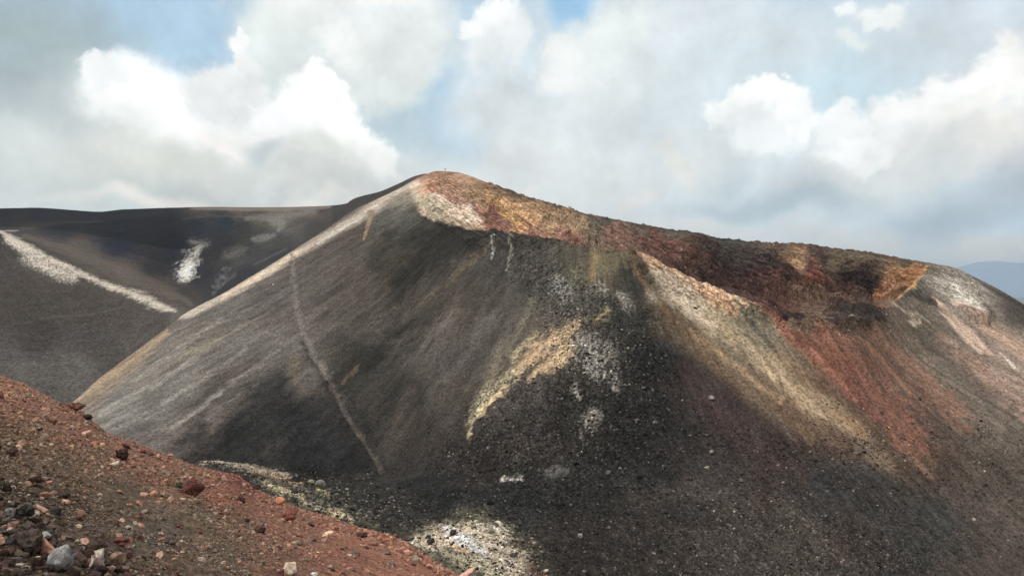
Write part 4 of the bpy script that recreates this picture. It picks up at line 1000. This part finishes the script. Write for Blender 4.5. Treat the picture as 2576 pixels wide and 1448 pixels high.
# rubble lying on the sulphur mounds in the bowl
bowl = np.maximum(stroke_mask(PX, PY, [(520, 1180, 30), (760, 1235, 50), (980, 1300, 60)], .3, fine), stroke_mask(PX, PY, [(1080, 1370, 50), (1200, 1370, 90), (1300, 1410, 80)], .3, fine) * .3) * (SS < 2.9)
p2, r2_, c2_ = cone_pick(4200, bowl * (SS > .2), .2, 2.9, 29)
s2 = np.exp(rs.normal(math.log(.19), .5, len(p2)))
k2 = rs.rand(len(p2), 1)
cl2 = np.where(k2 < .6, np.array([.036, .034, .032]) * np.exp(rs.normal(0, .45, (len(p2), 1))), np.where(k2 < .85, COL[r2_, c2_] * rs.uniform(.5, 1.3, (len(p2), 1)), np.array([.20, .18, .155]) * rs.uniform(.5, 1.6, (len(p2), 1))))
p2[:, 2] += s2 * .15
tag(scatter('bowl_rubble', p2, np.clip(s2, .1, 1.0), np.clip(cl2, .01, .5), MAT_RUBBLE, 1, 30, .65), kind='stuff')
tag(scatter('lava_rubble', p_, np.clip(sz, .1, 1.0), cl, MAT_RUBBLE, 1, 22, .62), kind='stuff')
# -- sparse pale stones on the smooth faces
w_ = (1 - stony) * smooth(1.2, 2.8, SS) * (1 - smooth(7.5, 7.9, SS)) * .5 + .05 * (SS > 9.7) * (SS < 12)
p_, rr_, cc_ = cone_pick(5200, w_ * (SS < 12), 1.0, 12, 23)
sz = np.exp(rs.normal(math.log(.15), .42, len(p_))) * np.clip(p_[:, 1] / 250, .8, 2)
cl = np.clip(COL[rr_, cc_] * np.exp(rs.normal(.15, .75, (len(p_), 1))), .015, .6)
tag(scatter('scattered_ash_slope_stones', p_, sz, cl, MAT_RUBBLE, 1, 24, .7), kind='stuff')

# -- gravel on the red slope
def near_points(n, ylo, yhi, seed, power=1.0, pxlo=-260, pxhi=1330):
    rg = np.random.RandomState(seed)
    px = rg.uniform(pxlo, pxhi, n); u = rg.rand(n)
    y = 1.0 / (1 / ylo + (1 / yhi - 1 / ylo) * u) if power == 2 else ylo * (yhi / ylo) ** u
    x = (px - CX) / F * y
    return x, y
def ground_col(x, y):
    ci = np.clip(np.searchsorted(fc, x / y * F + CX), 0, len(fc) - 1); ri = np.clip(np.searchsorted(fY, y), 0, len(fY) - 1)
    return FC_[ri, ci], FZd[ri, ci]
def visible(x, y, z, m=25):
    px = x / y * F + CX; py = CY - z / y * F
    return (px > -240 - m) & (px < 2600) & (py < H + m)
def tint(base, r, n, light=.07):
    c = base * np.exp(r.normal(.08, .36, (n, 1))) * (1 + r.normal(0, .07, (n, 3)))
    k = r.rand(n)
    grey = np.array([.16, .15, .14]) * r.uniform(.3, 1.9, (n, 1))
    c = np.where((k < .13)[:, None], c * .4 + grey * .5, c)
    c = np.where((k > 1 - light)[:, None], np.array([.38, .29, .225]) * r.uniform(.5, 1.15, (n, 1)), c)
    return np.clip(c, .012, .7)
for nm, n, ylo, yhi, s0, s1, seed in [('fine_gravel', 74000, 3.3, 12, .006, .016, 41), ('coarse_gravel', 20000, 3.3, 24, .014, .034, 42)]:
    x, y = near_points(n, ylo, yhi, seed)
    clus = fbm(x / 1.2, y / 1.2, 701, 4) + .5 * fbm((-x * .52 + y * .85) / .6, (x * .85 + y * .52) / 5, 702, 3)
    r = np.random.RandomState(seed)
    ok = r.rand(len(x)) < smooth(-.55, .35, clus)
    x, y = x[ok], y[ok]
    gc, gz = ground_col(x, y)
    ok = visible(x, y, gz); x, y, gc, gz = x[ok], y[ok], gc[ok], gz[ok]
    s = np.exp(r.uniform(math.log(s0), math.log(s1), len(x))) * np.clip(y / 7, .8, 1.6)
    pos = np.stack([x, y, gz + s * .15], -1)
    tag(scatter(nm, pos, s, tint(gc, r, len(x)), MAT_GRAVEL, 1, seed, .55), kind='stuff')
# rim grit so that the edge against the valley is broken
x, y = near_points(9000, 15, 30, 43)
gc, gz = ground_col(x, y); r = np.random.RandomState(43)
s = np.exp(r.uniform(math.log(.025), math.log(.085), len(x)))
tag(scatter('edge_scoria', np.stack([x, y, gz + s * .2], -1), s, tint(gc, r, len(x), .05), MAT_GRAVEL, 1, 43, .6), kind='stuff')
# cobbles lying thick in the lower left corner (a bed nobody could count)
x, y = near_points(2900, 3.4, 9, 44, pxlo=-30, pxhi=620)
r = np.random.RandomState(44)
gc, gz = ground_col(x, y)
py = CY - gz / y * F; px = x / y * F + CX
ok = r.rand(len(x)) < np.clip(smooth(1180, 1420, py - .35 * px + 60 * fbm(x / .8, y / .8, 801, 3)) * .85 + .03, 0, 1)
x, y, gc, gz = x[ok], y[ok], gc[ok], gz[ok]
s = np.exp(r.uniform(math.log(.02), math.log(.055), len(x)))
c = tint(gc, r, len(x), .08); k = r.rand(len(x)); c = np.where((k < .55)[:, None], c * np.array([.50, .44, .41]), c)
tag(scatter('cobble_bed', np.stack([x, y, gz + s * .25], -1), s, c, MAT_ROCK, 2, 44, .65), kind='stuff')
# ------------------------------------------------------------------ individual rocks on the red slope
def find_ground(px, py):
    """the point of the red slope seen at frame position px, py (the nearest hit)"""
    y = np.geomspace(3.0, 60, 6000); x = (px - CX) / F * y
    z = slope_z(x, y); q = CY - z / y * F
    i = np.argmax(q <= py)
    if q[i] > py: i = int(np.argmin(q))
    return float(x[i]), float(y[i]), float(z[i])
SINK = .25
def rock_mesh(seed, w, h, dep, c, c2=None, kind='block', tiltv=0, flat=False):
    kw = {'block': dict(cuts=13, lump=.06, cutd=(.42, .78)), 'slab': dict(cuts=12, lump=.05, cutd=(.45, .8)), 'round': dict(cuts=8, lump=.13, cutd=(.62, .92), pits=.03),
          'scoria': dict(cuts=7, lump=.42, cutd=(.5, .9), pits=.26), 'shard': dict(cuts=14, lump=.03, cutd=(.35, .8))}[kind]
    v, f = stone_shape(seed, 4, scale=(1, 1, 1), **kw)
    ext = v.max(0) - v.min(0); v = (v - (v.max(0) + v.min(0)) / 2) / ext * np.array([w, dep, h])
    if tiltv:
        a = R(tiltv); ca, sa = math.cos(a), math.sin(a)
        v = v @ np.array([[ca, 0, -sa], [0, 1, 0], [sa, 0, ca]])
    v[:, 2] -= v[:, 2].min()
    base = alb(c)
    m = smooth(-.2, .5, noise3(v / w, 3.0, seed + 3))[:, None]
    cc = base * (1 - m) + (alb(c2) if c2 is not None else base * .78) * m
    cc = cc * (1 + .10 * noise3(v / w, 9, seed + 4)[:, None])
    return v, f, np.clip(cc, .005, .85)
# frame x, frame y of the middle of the foot, width, height (frame units), colour, second colour, kind, tilt, label
ROCKS = [
    (138, 1440, 62, 74, (128, 128, 130), (104, 104, 107), 'block', 12, 'bluish grey angular rock standing in the bottom left corner among dark cobbles'),
    (112, 1404, 38, 52, (190, 132, 104), (160, 104, 80), 'slab', -10, 'smooth salmon orange rock wedged against the bluish grey rock, bottom left'),
    (62, 1392, 74, 66, (74, 62, 54), (56, 48, 44), 'scoria', 0, 'large brown pitted lava lump left of the salmon orange rock'),
    (98, 1362, 50, 22, (142, 138, 126), (118, 114, 104), 'slab', -12, 'pale greenish flat stone lying above the brown lava lump'),
    (234, 1436, 44, 44, (178, 156, 148), (120, 96, 92), 'scoria', 0, 'pinkish rock with white crust below the pale pointed slab'),
    (236, 1412, 44, 40, (158, 150, 132), (134, 126, 110), 'shard', 25, 'pale beige pointed slab leaning over the white crusted pink rock'),
    (286, 1420, 44, 30, (128, 98, 80), (102, 84, 68), 'slab', -15, 'brown tilted slab with tan face right of the pink crusted rock'),
    (87, 1418, 28, 20, (168, 130, 104), (140, 106, 84), 'round', 0, 'small round peach stone touching the left foot of the bluish grey rock'),
    (52, 1308, 48, 40, (50, 48, 48), (38, 36, 38), 'scoria', 0, 'black round pitted boulder near the left edge of the slope'),
    (18, 1302, 26, 26, (130, 128, 128), (60, 58, 58), 'round', 0, 'small grey and black stone against the left side of the black boulder'),
    (135, 1300, 28, 26, (56, 54, 54), (42, 40, 42), 'round', 0, 'black rounded stone with a tan pebble at its left side'),
    (118, 1300, 14, 12, (160, 120, 84), (132, 98, 70), 'round', 0, 'tan pebble at the left side of a black rounded stone'),
    (28, 1348, 40, 20, (60, 54, 50), (46, 42, 40), 'round', 0, 'long dark stone under the pinkish lump at the left edge'),
    (26, 1334, 34, 20, (120, 88, 78), (96, 72, 64), 'block', -20, 'dusky pink lump resting above a long dark stone at the left edge'),
    (76, 1362, 16, 24, (112, 102, 86), (90, 82, 70), 'block', 5, 'narrow upright brown block left of the pale greenish flat stone'),
    (112, 1352, 38, 22, (52, 50, 50), (40, 38, 40), 'round', 10, 'charcoal oval stone above the pale greenish flat stone'),
    (188, 1390, 36, 15, (160, 150, 128), (132, 122, 104), 'slab', -14, 'flat cream stone in the middle of the dark cobbles'),
    (192, 1366, 14, 10, (152, 138, 110), (124, 112, 90), 'block', 0, 'small tan stone just above the flat cream stone'),
    (196, 1330, 18, 13, (168, 142, 118), (130, 108, 90), 'shard', 0, 'small pale triangular stone on reddish clods above the cobbles'),
    (202, 1308, 20, 18, (112, 70, 58), (88, 54, 46), 'round', 0, 'round rust red stone beside a tan pebble above the cobbles'),
    (10, 1232, 32, 10, (170, 160, 146), (140, 130, 118), 'slab', -8, 'flat white stone cut by the left edge of the photo'),
    (80, 1220, 40, 22, (70, 44, 38), (50, 34, 32), 'scoria', -20, 'dark red clod on the olive gravel in the left of the slope'),
    (160, 1254, 30, 14, (58, 44, 38), (44, 34, 30), 'scoria', -20, 'small dark clod below and right of the dark red clod'),
    (20, 1150, 34, 20, (66, 44, 36), (50, 34, 30), 'scoria', -10, 'maroon lava clod near the left edge, upper slope'),
    (100, 1120, 10, 7, (176, 160, 148), (150, 130, 118), 'block', 0, 'tiny whitish stone on the upper left of the red slope'),
    (196, 1096, 0, 0, None, None, None, 0, None),
    (182, 1030, 46, 22, (104, 66, 52), (74, 48, 40), 'scoria', -8, 'dark red craggy block standing on the crest of the red slope'),
    (210, 1052, 34, 14, (60, 44, 38), (44, 34, 32), 'scoria', -15, 'blackish brown block just below the craggy crest block'),
    (214, 1064, 12, 8, (150, 142, 134), (120, 112, 106), 'round', 0, 'small grey stone under the blackish brown crest block'),
    (212, 1098, 32, 16, (172, 130, 112), (140, 102, 86), 'slab', -28, 'flat pinkish slab tilted on the red slope under the crest'),
    (252, 1124, 20, 12, (170, 122, 100), (138, 96, 78), 'round', -15, 'small peach stone right of the tilted pinkish slab'),
    (282, 1172, 26, 12, (176, 166, 146), (146, 134, 116), 'slab', -15, 'pale curved flat stone beside dark clods in mid slope'),
    (302, 1160, 34, 34, (68, 44, 38), (50, 36, 34), 'scoria', 0, 'dark brown heap of clods right of the pale curved stone'),
    (122, 1068, 30, 16, (84, 52, 42), (60, 40, 34), 'scoria', 10, 'dark red clod under the crest, upper left of the slope'),
    (406, 1078 + 66, 0, 0, None, None, None, 0, None),
    (425, 1148, 22, 9, (150, 98, 78), (112, 72, 58), 'slab', 0, 'flat salmon stone overhanging the crest edge'),
    (478, 1246, 62, 44, (96, 52, 46), (62, 38, 38), 'scoria', -8, 'big wine red lava block jutting out of the slope in front of the dark valley'),
    (448, 1226, 24, 14, (62, 60, 56), (46, 44, 42), 'round', 0, 'dark greenish grey stone at the left of the wine red block'),
    (384, 1246, 20, 14, (176, 122, 96), (142, 96, 76), 'round', 0, 'peach rounded stone, left one of the pale stones below the wine red block'),
    (408, 1250, 16, 14, (150, 116, 98), (122, 92, 78), 'block', 0, 'pinkish grey stone between the peach stone and the long pink stone'),
    (424, 1262, 24, 14, (154, 118, 98), (124, 94, 78), 'slab', -30, 'long pink stone lying downhill of the pinkish grey stone'),
    (604, 1264, 26, 20, (74, 46, 42), (54, 36, 34), 'scoria', 0, 'dark maroon stone in the middle of the red slope'),
    (702, 1270, 24, 22, (178, 112, 78), (130, 82, 60), 'shard', -35, 'orange curved stone near the crest facing the sulphur patch'),
    (722, 1308, 52, 26, (122, 68, 54), (88, 50, 42), 'scoria', -14, 'rust red rock outcrop near the crest, right of centre of the red slope'),
    (636, 1228, 30, 14, (64, 44, 42), (48, 36, 36), 'round', 0, 'dark flat clod close to the crest below the red earth patch'),
    (820, 1352, 34, 12, (194, 158, 132), (168, 132, 108), 'slab', -24, 'long pale pinkish stone lying on bare red earth'),
    (906, 1352, 34, 13, (66, 46, 42), (50, 38, 36), 'scoria', -10, 'dark brown clod right of the long pale pinkish stone'),
    (650, 1340, 36, 22, (84, 56, 50), (62, 44, 42), 'scoria', 0, 'dark clump of clods in the lower middle of the red slope'),
    (728, 1446, 38, 36, (196, 180, 154), (170, 152, 128), 'shard', 15, 'cream angular rock at the bottom edge of the photo'),
    (703, 1450, 22, 20, (104, 52, 50), (80, 42, 42), 'block', 0, 'wine red stone at the left foot of the cream angular rock'),
    (788, 1448, 20, 9, (188, 184, 180), (160, 156, 152), 'round', 0, 'small white grey stone right of the cream angular rock at the bottom edge'),
    (495, 1424, 12, 7, (186, 178, 170), (160, 150, 142), 'round', 0, 'small white oval pebble on the lower slope'),
    (404, 1344, 12, 10, (176, 150, 122), (146, 122, 98), 'shard', -30, 'small cream chip on grey gravel in the lower slope'),
    (1026, 1396, 26, 15, (186, 128, 106), (156, 102, 84), 'round', -5, 'rounded pink stone near the right end of the crest'),
    (984, 1424, 18, 11, (96, 92, 74), (76, 72, 58), 'round', 0, 'olive grey rounded stone left of the rounded pink stone'),
    (1120, 1440, 0, 0, None, None, None, 0, None),
    (1172, 1450, 54, 16, (190, 140, 122), (160, 112, 96), 'slab', -30, 'long pink boulder at the right tip of the red slope, bottom edge'),
    (1040, 1424, 16, 8, (72, 52, 46), (54, 42, 38), 'scoria', 0, 'small dark clod just below the rounded pink stone'),
    (254, 1378, 24, 20, (70, 54, 54), (52, 42, 44), 'scoria', 0, 'purplish brown lump right of the flat cream stone'),
    (300, 1376, 44, 26, (112, 62, 50), (82, 48, 42), 'scoria', -10, 'rusty red clod pile to the right of the purplish brown lump'),
    (345, 1362, 24, 18, (92, 58, 48), (66, 44, 40), 'scoria', 0, 'brown red clod at the right end of the rusty clods'),
    (320, 1406, 20, 22, (84, 54, 46), (62, 42, 38), 'round', 0, 'dark red rounded lump below the rusty red clod pile'),
    (38, 1430, 40, 14, (146, 132, 112), (118, 106, 90), 'slab', -5, 'thin beige flat stone among cobbles in the bottom left corner'),
    (60, 1442, 26, 20, (132, 112, 92), (104, 88, 74), 'block', 0, 'tan blocky stone right of the thin beige flat stone'),
    (250, 1448, 30, 26, (34, 26, 27), (26, 22, 24), 'round', 0, 'black maroon stone hidden under the pale pointed slab at the bottom edge'),
    (16, 1376, 34, 26, (52, 50, 52), (40, 38, 40), 'round', 0, 'dark grey cobble at the left edge above the thin beige stone'),
    (210, 1420, 20, 18, (134, 88, 74), (104, 70, 60), 'round', 0, 'reddish cobble tucked left of the pale pointed slab'),
]
for i, (px, py, w, h, c, c2, kd, tl, lab) in enumerate(ROCKS):
    if not w: continue
    x, y, z = find_ground(px, min(py, 1500))
    if py >= 1440:
        y = max(3.2, y)
    s = y / F
    v, f, cc = rock_mesh(900 + i * 3, w * s, h * s * 1.12, w * s * .8, c, c2, kd, tl)
    o = mesh_np('rock' if kd != 'scoria' else 'lava_rock', v, f, cc, MAT_ROCK, True, loc=(x, y + w * s * .3, float(slope_z(x, y + w * s * .3)) - h * s * .12))
    tag(o, lab, 'rock')
# ---- loose stones: one of each kind, then copies
protos = []
for k in range(10):
    kd = ['block', 'round', 'scoria', 'slab', 'block', 'scoria', 'round', 'slab', 'scoria', 'block'][k]
    tone = [((150, 98, 78), (116, 76, 60)), ((128, 84, 68), (98, 66, 54)), ((96, 58, 48), (66, 44, 40)), ((168, 128, 106), (136, 100, 84)), ((112, 92, 76), (84, 70, 60)),
            ((74, 56, 50), (54, 44, 42)), ((142, 90, 70), (112, 72, 58)), ((130, 116, 100), (104, 92, 80)), ((112, 64, 52), (82, 50, 44)), ((158, 112, 90), (124, 88, 72))][k]
    v, f, cc = rock_mesh(1500 + k * 7, 1, .62, .85, tone[0], tone[1], kd)
    v2, f2 = v, f
    me_o = mesh_np('loose_stone', v2, f2, cc, MAT_ROCK, True)
    protos.append(me_o)
LAB = {'block': 'small angular stone lying loose on the gravel of the red slope', 'round': 'small rounded stone lying loose on the gravel of the red slope',
       'scoria': 'small rough lava clod lying loose on the gravel of the red slope', 'slab': 'small flat stone lying loose on the gravel of the red slope'}
rg = np.random.RandomState(77); placed = 0; used = set()
while placed < 225:
    px = rg.uniform(-10, 1150); py = rg.uniform(950, 1446)
    lim = float(np.interp(px, RIM[:, 0], RIM[:, 1]))
    if py < lim + 2: continue
    x, y, z = find_ground(px, py)
    if pn(x / 1.3, y / 1.3, 811) < rg.uniform(-.6, .35): continue
    k = rg.randint(0, 10)
    kd = ['block', 'round', 'scoria', 'slab', 'block', 'scoria', 'round', 'slab', 'scoria', 'block'][k]
    o = protos[k] if k not in used else protos[k].copy()
    if k in used: C.objects.link(o)
    used.add(k)
    s = float(np.exp(rg.uniform(math.log(.06), math.log(.17)))) * min(1.3, max(.55, y / 11)) 
    o.scale = (s, s * rg.uniform(.8, 1.1), s * rg.uniform(.7, 1.0))
    o.rotation_euler = (rg.uniform(-.3, .3), rg.uniform(.1, .6), rg.uniform(0, 6.28))
    o.location = (x, y, z - s * .14)
    tag(o, LAB[kd], 'stone', 'loose stones on the red slope')
    placed += 1

# ---- boulders on the cone and by the sulphur patches
def cone_at(px, py, s0=0, s1=8):
    ci = int(np.clip(np.searchsorted(cols, px), 0, NC - 1))
    a, b = int(np.argmin(np.abs(Sg - s0))), int(np.argmin(np.abs(Sg - s1)))
    q = CY - V[a:b, ci, 2] / V[a:b, ci, 1] * F
    i = a + int(np.argmin(np.abs(q - py)))
    return V[i, ci].astype(float)
BOUL = [
    (805, 1225, 26, 20, (112, 116, 98), (84, 90, 78), 'round', 'greenish grey round boulder among the black rubble below the foot path'),
    (782, 1218, 18, 13, (122, 118, 96), (96, 92, 76), 'round', 'olive boulder leaning on the left of the greenish grey round boulder'),
    (684, 1196, 0, 0, None, None, None, None),
    (694, 1186, 12, 8, (122, 118, 108), (96, 92, 84), 'round', 'lone grey stone on the crest of the yellowish mound'),
    (1790, 1004, 15, 10, (146, 136, 126), (118, 108, 100), 'round', 'lone pale boulder on the dark flank below the tan streak'),
    (1790, 1140, 12, 9, (140, 132, 120), (112, 104, 96), 'round', 'pale stone low on the dark flank'),
    (1777, 1178, 12, 7, (156, 148, 138), (124, 118, 108), 'slab', 'flat pale stone a little below the pale stone on the dark flank'),
    (2142, 776, 14, 10, (120, 104, 94), (60, 50, 46), 'block', 'blocky boulder on the front lip of the crater'),
    (2225, 778, 14, 8, (116, 88, 74), (84, 64, 56), 'slab', 'flat brown boulder on the crater lip near the orange slope'),
    (2076, 772, 14, 8, (96, 88, 82), (66, 58, 56), 'block', 'grey broken block at the left of the crater lip'),
    (1212, 1350, 12, 9, (150, 146, 128), (118, 114, 100), 'round', 'cream rounded boulder above the white patch of the sulphur mound'),
    (1235, 1338, 16, 13, (134, 130, 118), (104, 100, 92), 'round', 'larger grey boulder at the top of the sulphur mound'),
    (1140, 1345, 18, 14, (64, 56, 54), (48, 44, 44), 'round', 'dark brown boulder at the upper left of the sulphur mound'),
    (1084, 1370, 20, 18, (60, 54, 52), (46, 42, 42), 'block', 'dark boulder beside the left end of the sulphur mound'),
    (1052, 1364, 12, 9, (148, 142, 116), (112, 108, 90), 'round', 'pale yellow boulder at the left tip of the sulphur mound'),
    (1264, 1392, 18, 12, (150, 142, 124), (116, 108, 94), 'block', 'pale block on the right part of the sulphur mound'),
    (1344, 1370, 14, 9, (138, 132, 120), (108, 102, 94), 'round', 'grey boulder right of the sulphur mound'),
    (1460, 1352, 14, 11, (128, 120, 114), (98, 92, 88), 'round', 'grey boulder on brown rubble well right of the sulphur mound'),
    (744, 1240, 14, 10, (52, 50, 46), (40, 40, 38), 'round', 'black stone on the yellow crust below the mound'),
    (846, 1248, 14, 10, (88, 92, 82), (66, 70, 62), 'round', 'grey green stone on yellow crust right of the round boulder'),
]
for i, (px, py, w, h, c, c2, kd, lab) in enumerate(BOUL):
    if not w: continue
    p = cone_at(px, py, 0.2 if py > 850 else 3, 3.6 if py > 1100 else 5.2)
    s = p[1] / F
    v, f, cc = rock_mesh(2200 + i * 3, w * s, h * s * 1.15, w * s * .85, c, c2, kd)
    o = mesh_np('boulder', v, f, cc, MAT_RUBBLE, True, loc=(p[0], p[1], p[2] - h * s * .15))
    tag(o, lab, 'boulder')

# ------------------------------------------------------------------ the hiker on the summit
def skin_body(name, nodes, edges, mat, parent=None, lvl=2):
    me = bpy.data.meshes.new(name)
    me.from_pydata([n[0] for n in nodes], edges, [])
    o = bpy.data.objects.new(name, me); C.objects.link(o)
    sk = o.modifiers.new('skin', 'SKIN'); sk.use_smooth_shade = True
    for i, n in enumerate(nodes):
        me.skin_vertices[0].data[i].radius = (n[1], n[2] if len(n) > 2 else n[1])
    me.skin_vertices[0].data[0].use_root = True
    ss = o.modifiers.new('sub', 'SUBSURF'); ss.levels = lvl; ss.render_levels = lvl
    me.materials.append(mat)
    if parent: o.parent = parent
    return o
def flat_mat(name, c, rough=.8):
    m = bpy.data.materials.new(name); m.use_nodes = True
    b = m.node_tree.nodes['Principled BSDF']; b.inputs['Roughness'].default_value = rough
    n = m.node_tree.nodes.new('ShaderNodeTexNoise'); n.inputs['Scale'].default_value = 30
    r = m.node_tree.nodes.new('ShaderNodeMapRange'); r.inputs[3].default_value = .8; r.inputs[4].default_value = 1.15
    v = m.node_tree.nodes.new('ShaderNodeVectorMath'); v.operation = 'SCALE'; v.inputs[0].default_value = tuple(alb(c))
    L = m.node_tree.links
    L.new(n.outputs['Fac'], r.inputs[0]); L.new(r.outputs[0], v.inputs['Scale']); L.new(v.outputs[0], b.inputs['Base Color'])
    return m
ci = int(np.searchsorted(cols, 1119))
hp = V[:, ci][np.argmax((V[:, ci, 2] / V[:, ci, 1]) * (Sg > 7) * (Sg < 9.5))].astype(float)
hiker = bpy.data.objects.new('person', None); C.objects.link(hiker)
hiker.location = (hp[0], hp[1] - .3, hp[2] + .05)
hiker.scale = (1.2, 1.2, 1.12)
tag(hiker, 'person in dark clothes with a rucksack standing on the summit of the cone', 'person')
body = [((0, 0, .95), .15, .12), ((0, 0, 1.15), .14, .11), ((0, 0, 1.38), .17, .11), ((0, 0, 1.48), .07, .06), ((.01, -.01, 1.58), .075, .085), ((.01, -.02, 1.68), .085, .095), ((.01, -.01, 1.76), .06, .06),
        ((.19, 0, 1.42), .06), ((.26, .02, 1.15), .045), ((.24, -.08, .92), .035), ((.24, -.10, .84), .03),
        ((-.19, 0, 1.42), .06), ((-.25, .04, 1.16), .045), ((-.24, -.02, .92), .035), ((-.24, -.04, .84), .03),
        ((.10, 0, .88), .09), ((.11, -.06, .48), .06), ((.11, .02, .08), .045), ((.12, -.12, .04), .04),
        ((-.10, 0, .88), .09), ((-.13, .03, .48), .06), ((-.13, .12, .08), .045), ((-.14, -.02, .04), .04)]
ed = [(0, 1), (1, 2), (2, 3), (3, 4), (4, 5), (5, 6), (2, 7), (7, 8), (8, 9), (9, 10), (2, 11), (11, 12), (12, 13), (13, 14), (0, 15), (15, 16), (16, 17), (17, 18), (0, 19), (19, 20), (20, 21), (21, 22)]
skin_body('body', body, ed, flat_mat('dark_cloth', (22, 21, 23)), hiker)
v, f = stone_shape(5, 4, 0, .02, (.17, .12, .27))
v = np.sign(v) * np.abs(v) ** .8 * np.array([.17, .12, .27]) ** .2
o = mesh_np('rucksack', v, f, None, flat_mat('rucksack_cloth', (34, 36, 38)), True, parent=hiker, loc=(-.12, .17, 1.2))
# ------------------------------------------------------------------ haze
def steam(px, py, w, h, lean, seed, s0, s1):
    p = cone_at(px, py, s0, s1); s = p[1] / F
    v, f = ICO[4]; v = v * np.array([w * s / 2, w * s / 2, h * s / 2])
    v[:, 0] += lean * s * (v[:, 2] / (h * s)); v *= (1 + .18 * noise3(v / (h * s), 5, seed))[:, None]
    m = bpy.data.materials.new('steam'); m.use_nodes = True
    nt = m.node_tree; nt.nodes.clear()
    o_ = nt.nodes.new('ShaderNodeOutputMaterial'); vp = nt.nodes.new('ShaderNodeVolumePrincipled'); L = nt.links
    tc = nt.nodes.new('ShaderNodeTexCoord'); n = nt.nodes.new('ShaderNodeTexNoise'); n.inputs['Scale'].default_value = .45; n.inputs['Detail'].default_value = 3
    r = nt.nodes.new('ShaderNodeMapRange'); r.inputs[1].default_value = .47; r.inputs[2].default_value = .8; r.inputs[3].default_value = 0; r.inputs[4].default_value = .10
    L.new(tc.outputs['Object'], n.inputs['Vector']); L.new(n.outputs['Fac'], r.inputs[0]); L.new(r.outputs[0], vp.inputs['Density'])
    vp.inputs['Color'].default_value = (.95, .95, .96, 1)
    L.new(vp.outputs[0], o_.inputs['Volume'])
    tag(mesh_np('steam', v, f, None, m, True, loc=(p[0] - w * s * .1, p[1] - 2, p[2] + h * s * .45)), kind='stuff')
steam(562, 738, 34, 78, 40, 1, 7.4, 8)
steam(1404, 1196, 70, 34, 10, 2, 2, 4)
hv = np.array([(x, y, z) for z in (-470, 1950) for y in (-400, 64000) for x in (-40000, 48000)], float)
hf = np.array([(0, 2, 3, 1), (4, 5, 7, 6), (0, 1, 5, 4), (2, 6, 7, 3), (0, 4, 6, 2), (1, 3, 7, 5)])
hm = bpy.data.materials.new('haze_air'); hm.use_nodes = True
hn = hm.node_tree
hn.nodes.clear()
ho = hn.nodes.new('ShaderNodeOutputMaterial'); hp_ = hn.nodes.new('ShaderNodeVolumePrincipled')
hp_.inputs['Color'].default_value = (.66, .84, 1, 1)
hp_.inputs['Density'].default_value = .000025
hp_.inputs['Anisotropy'].default_value = .1
hn.links.new(hp_.outputs[0], ho.inputs['Volume'])
tag(mesh_np('haze', hv, hf, None, hm, False), kind='stuff')
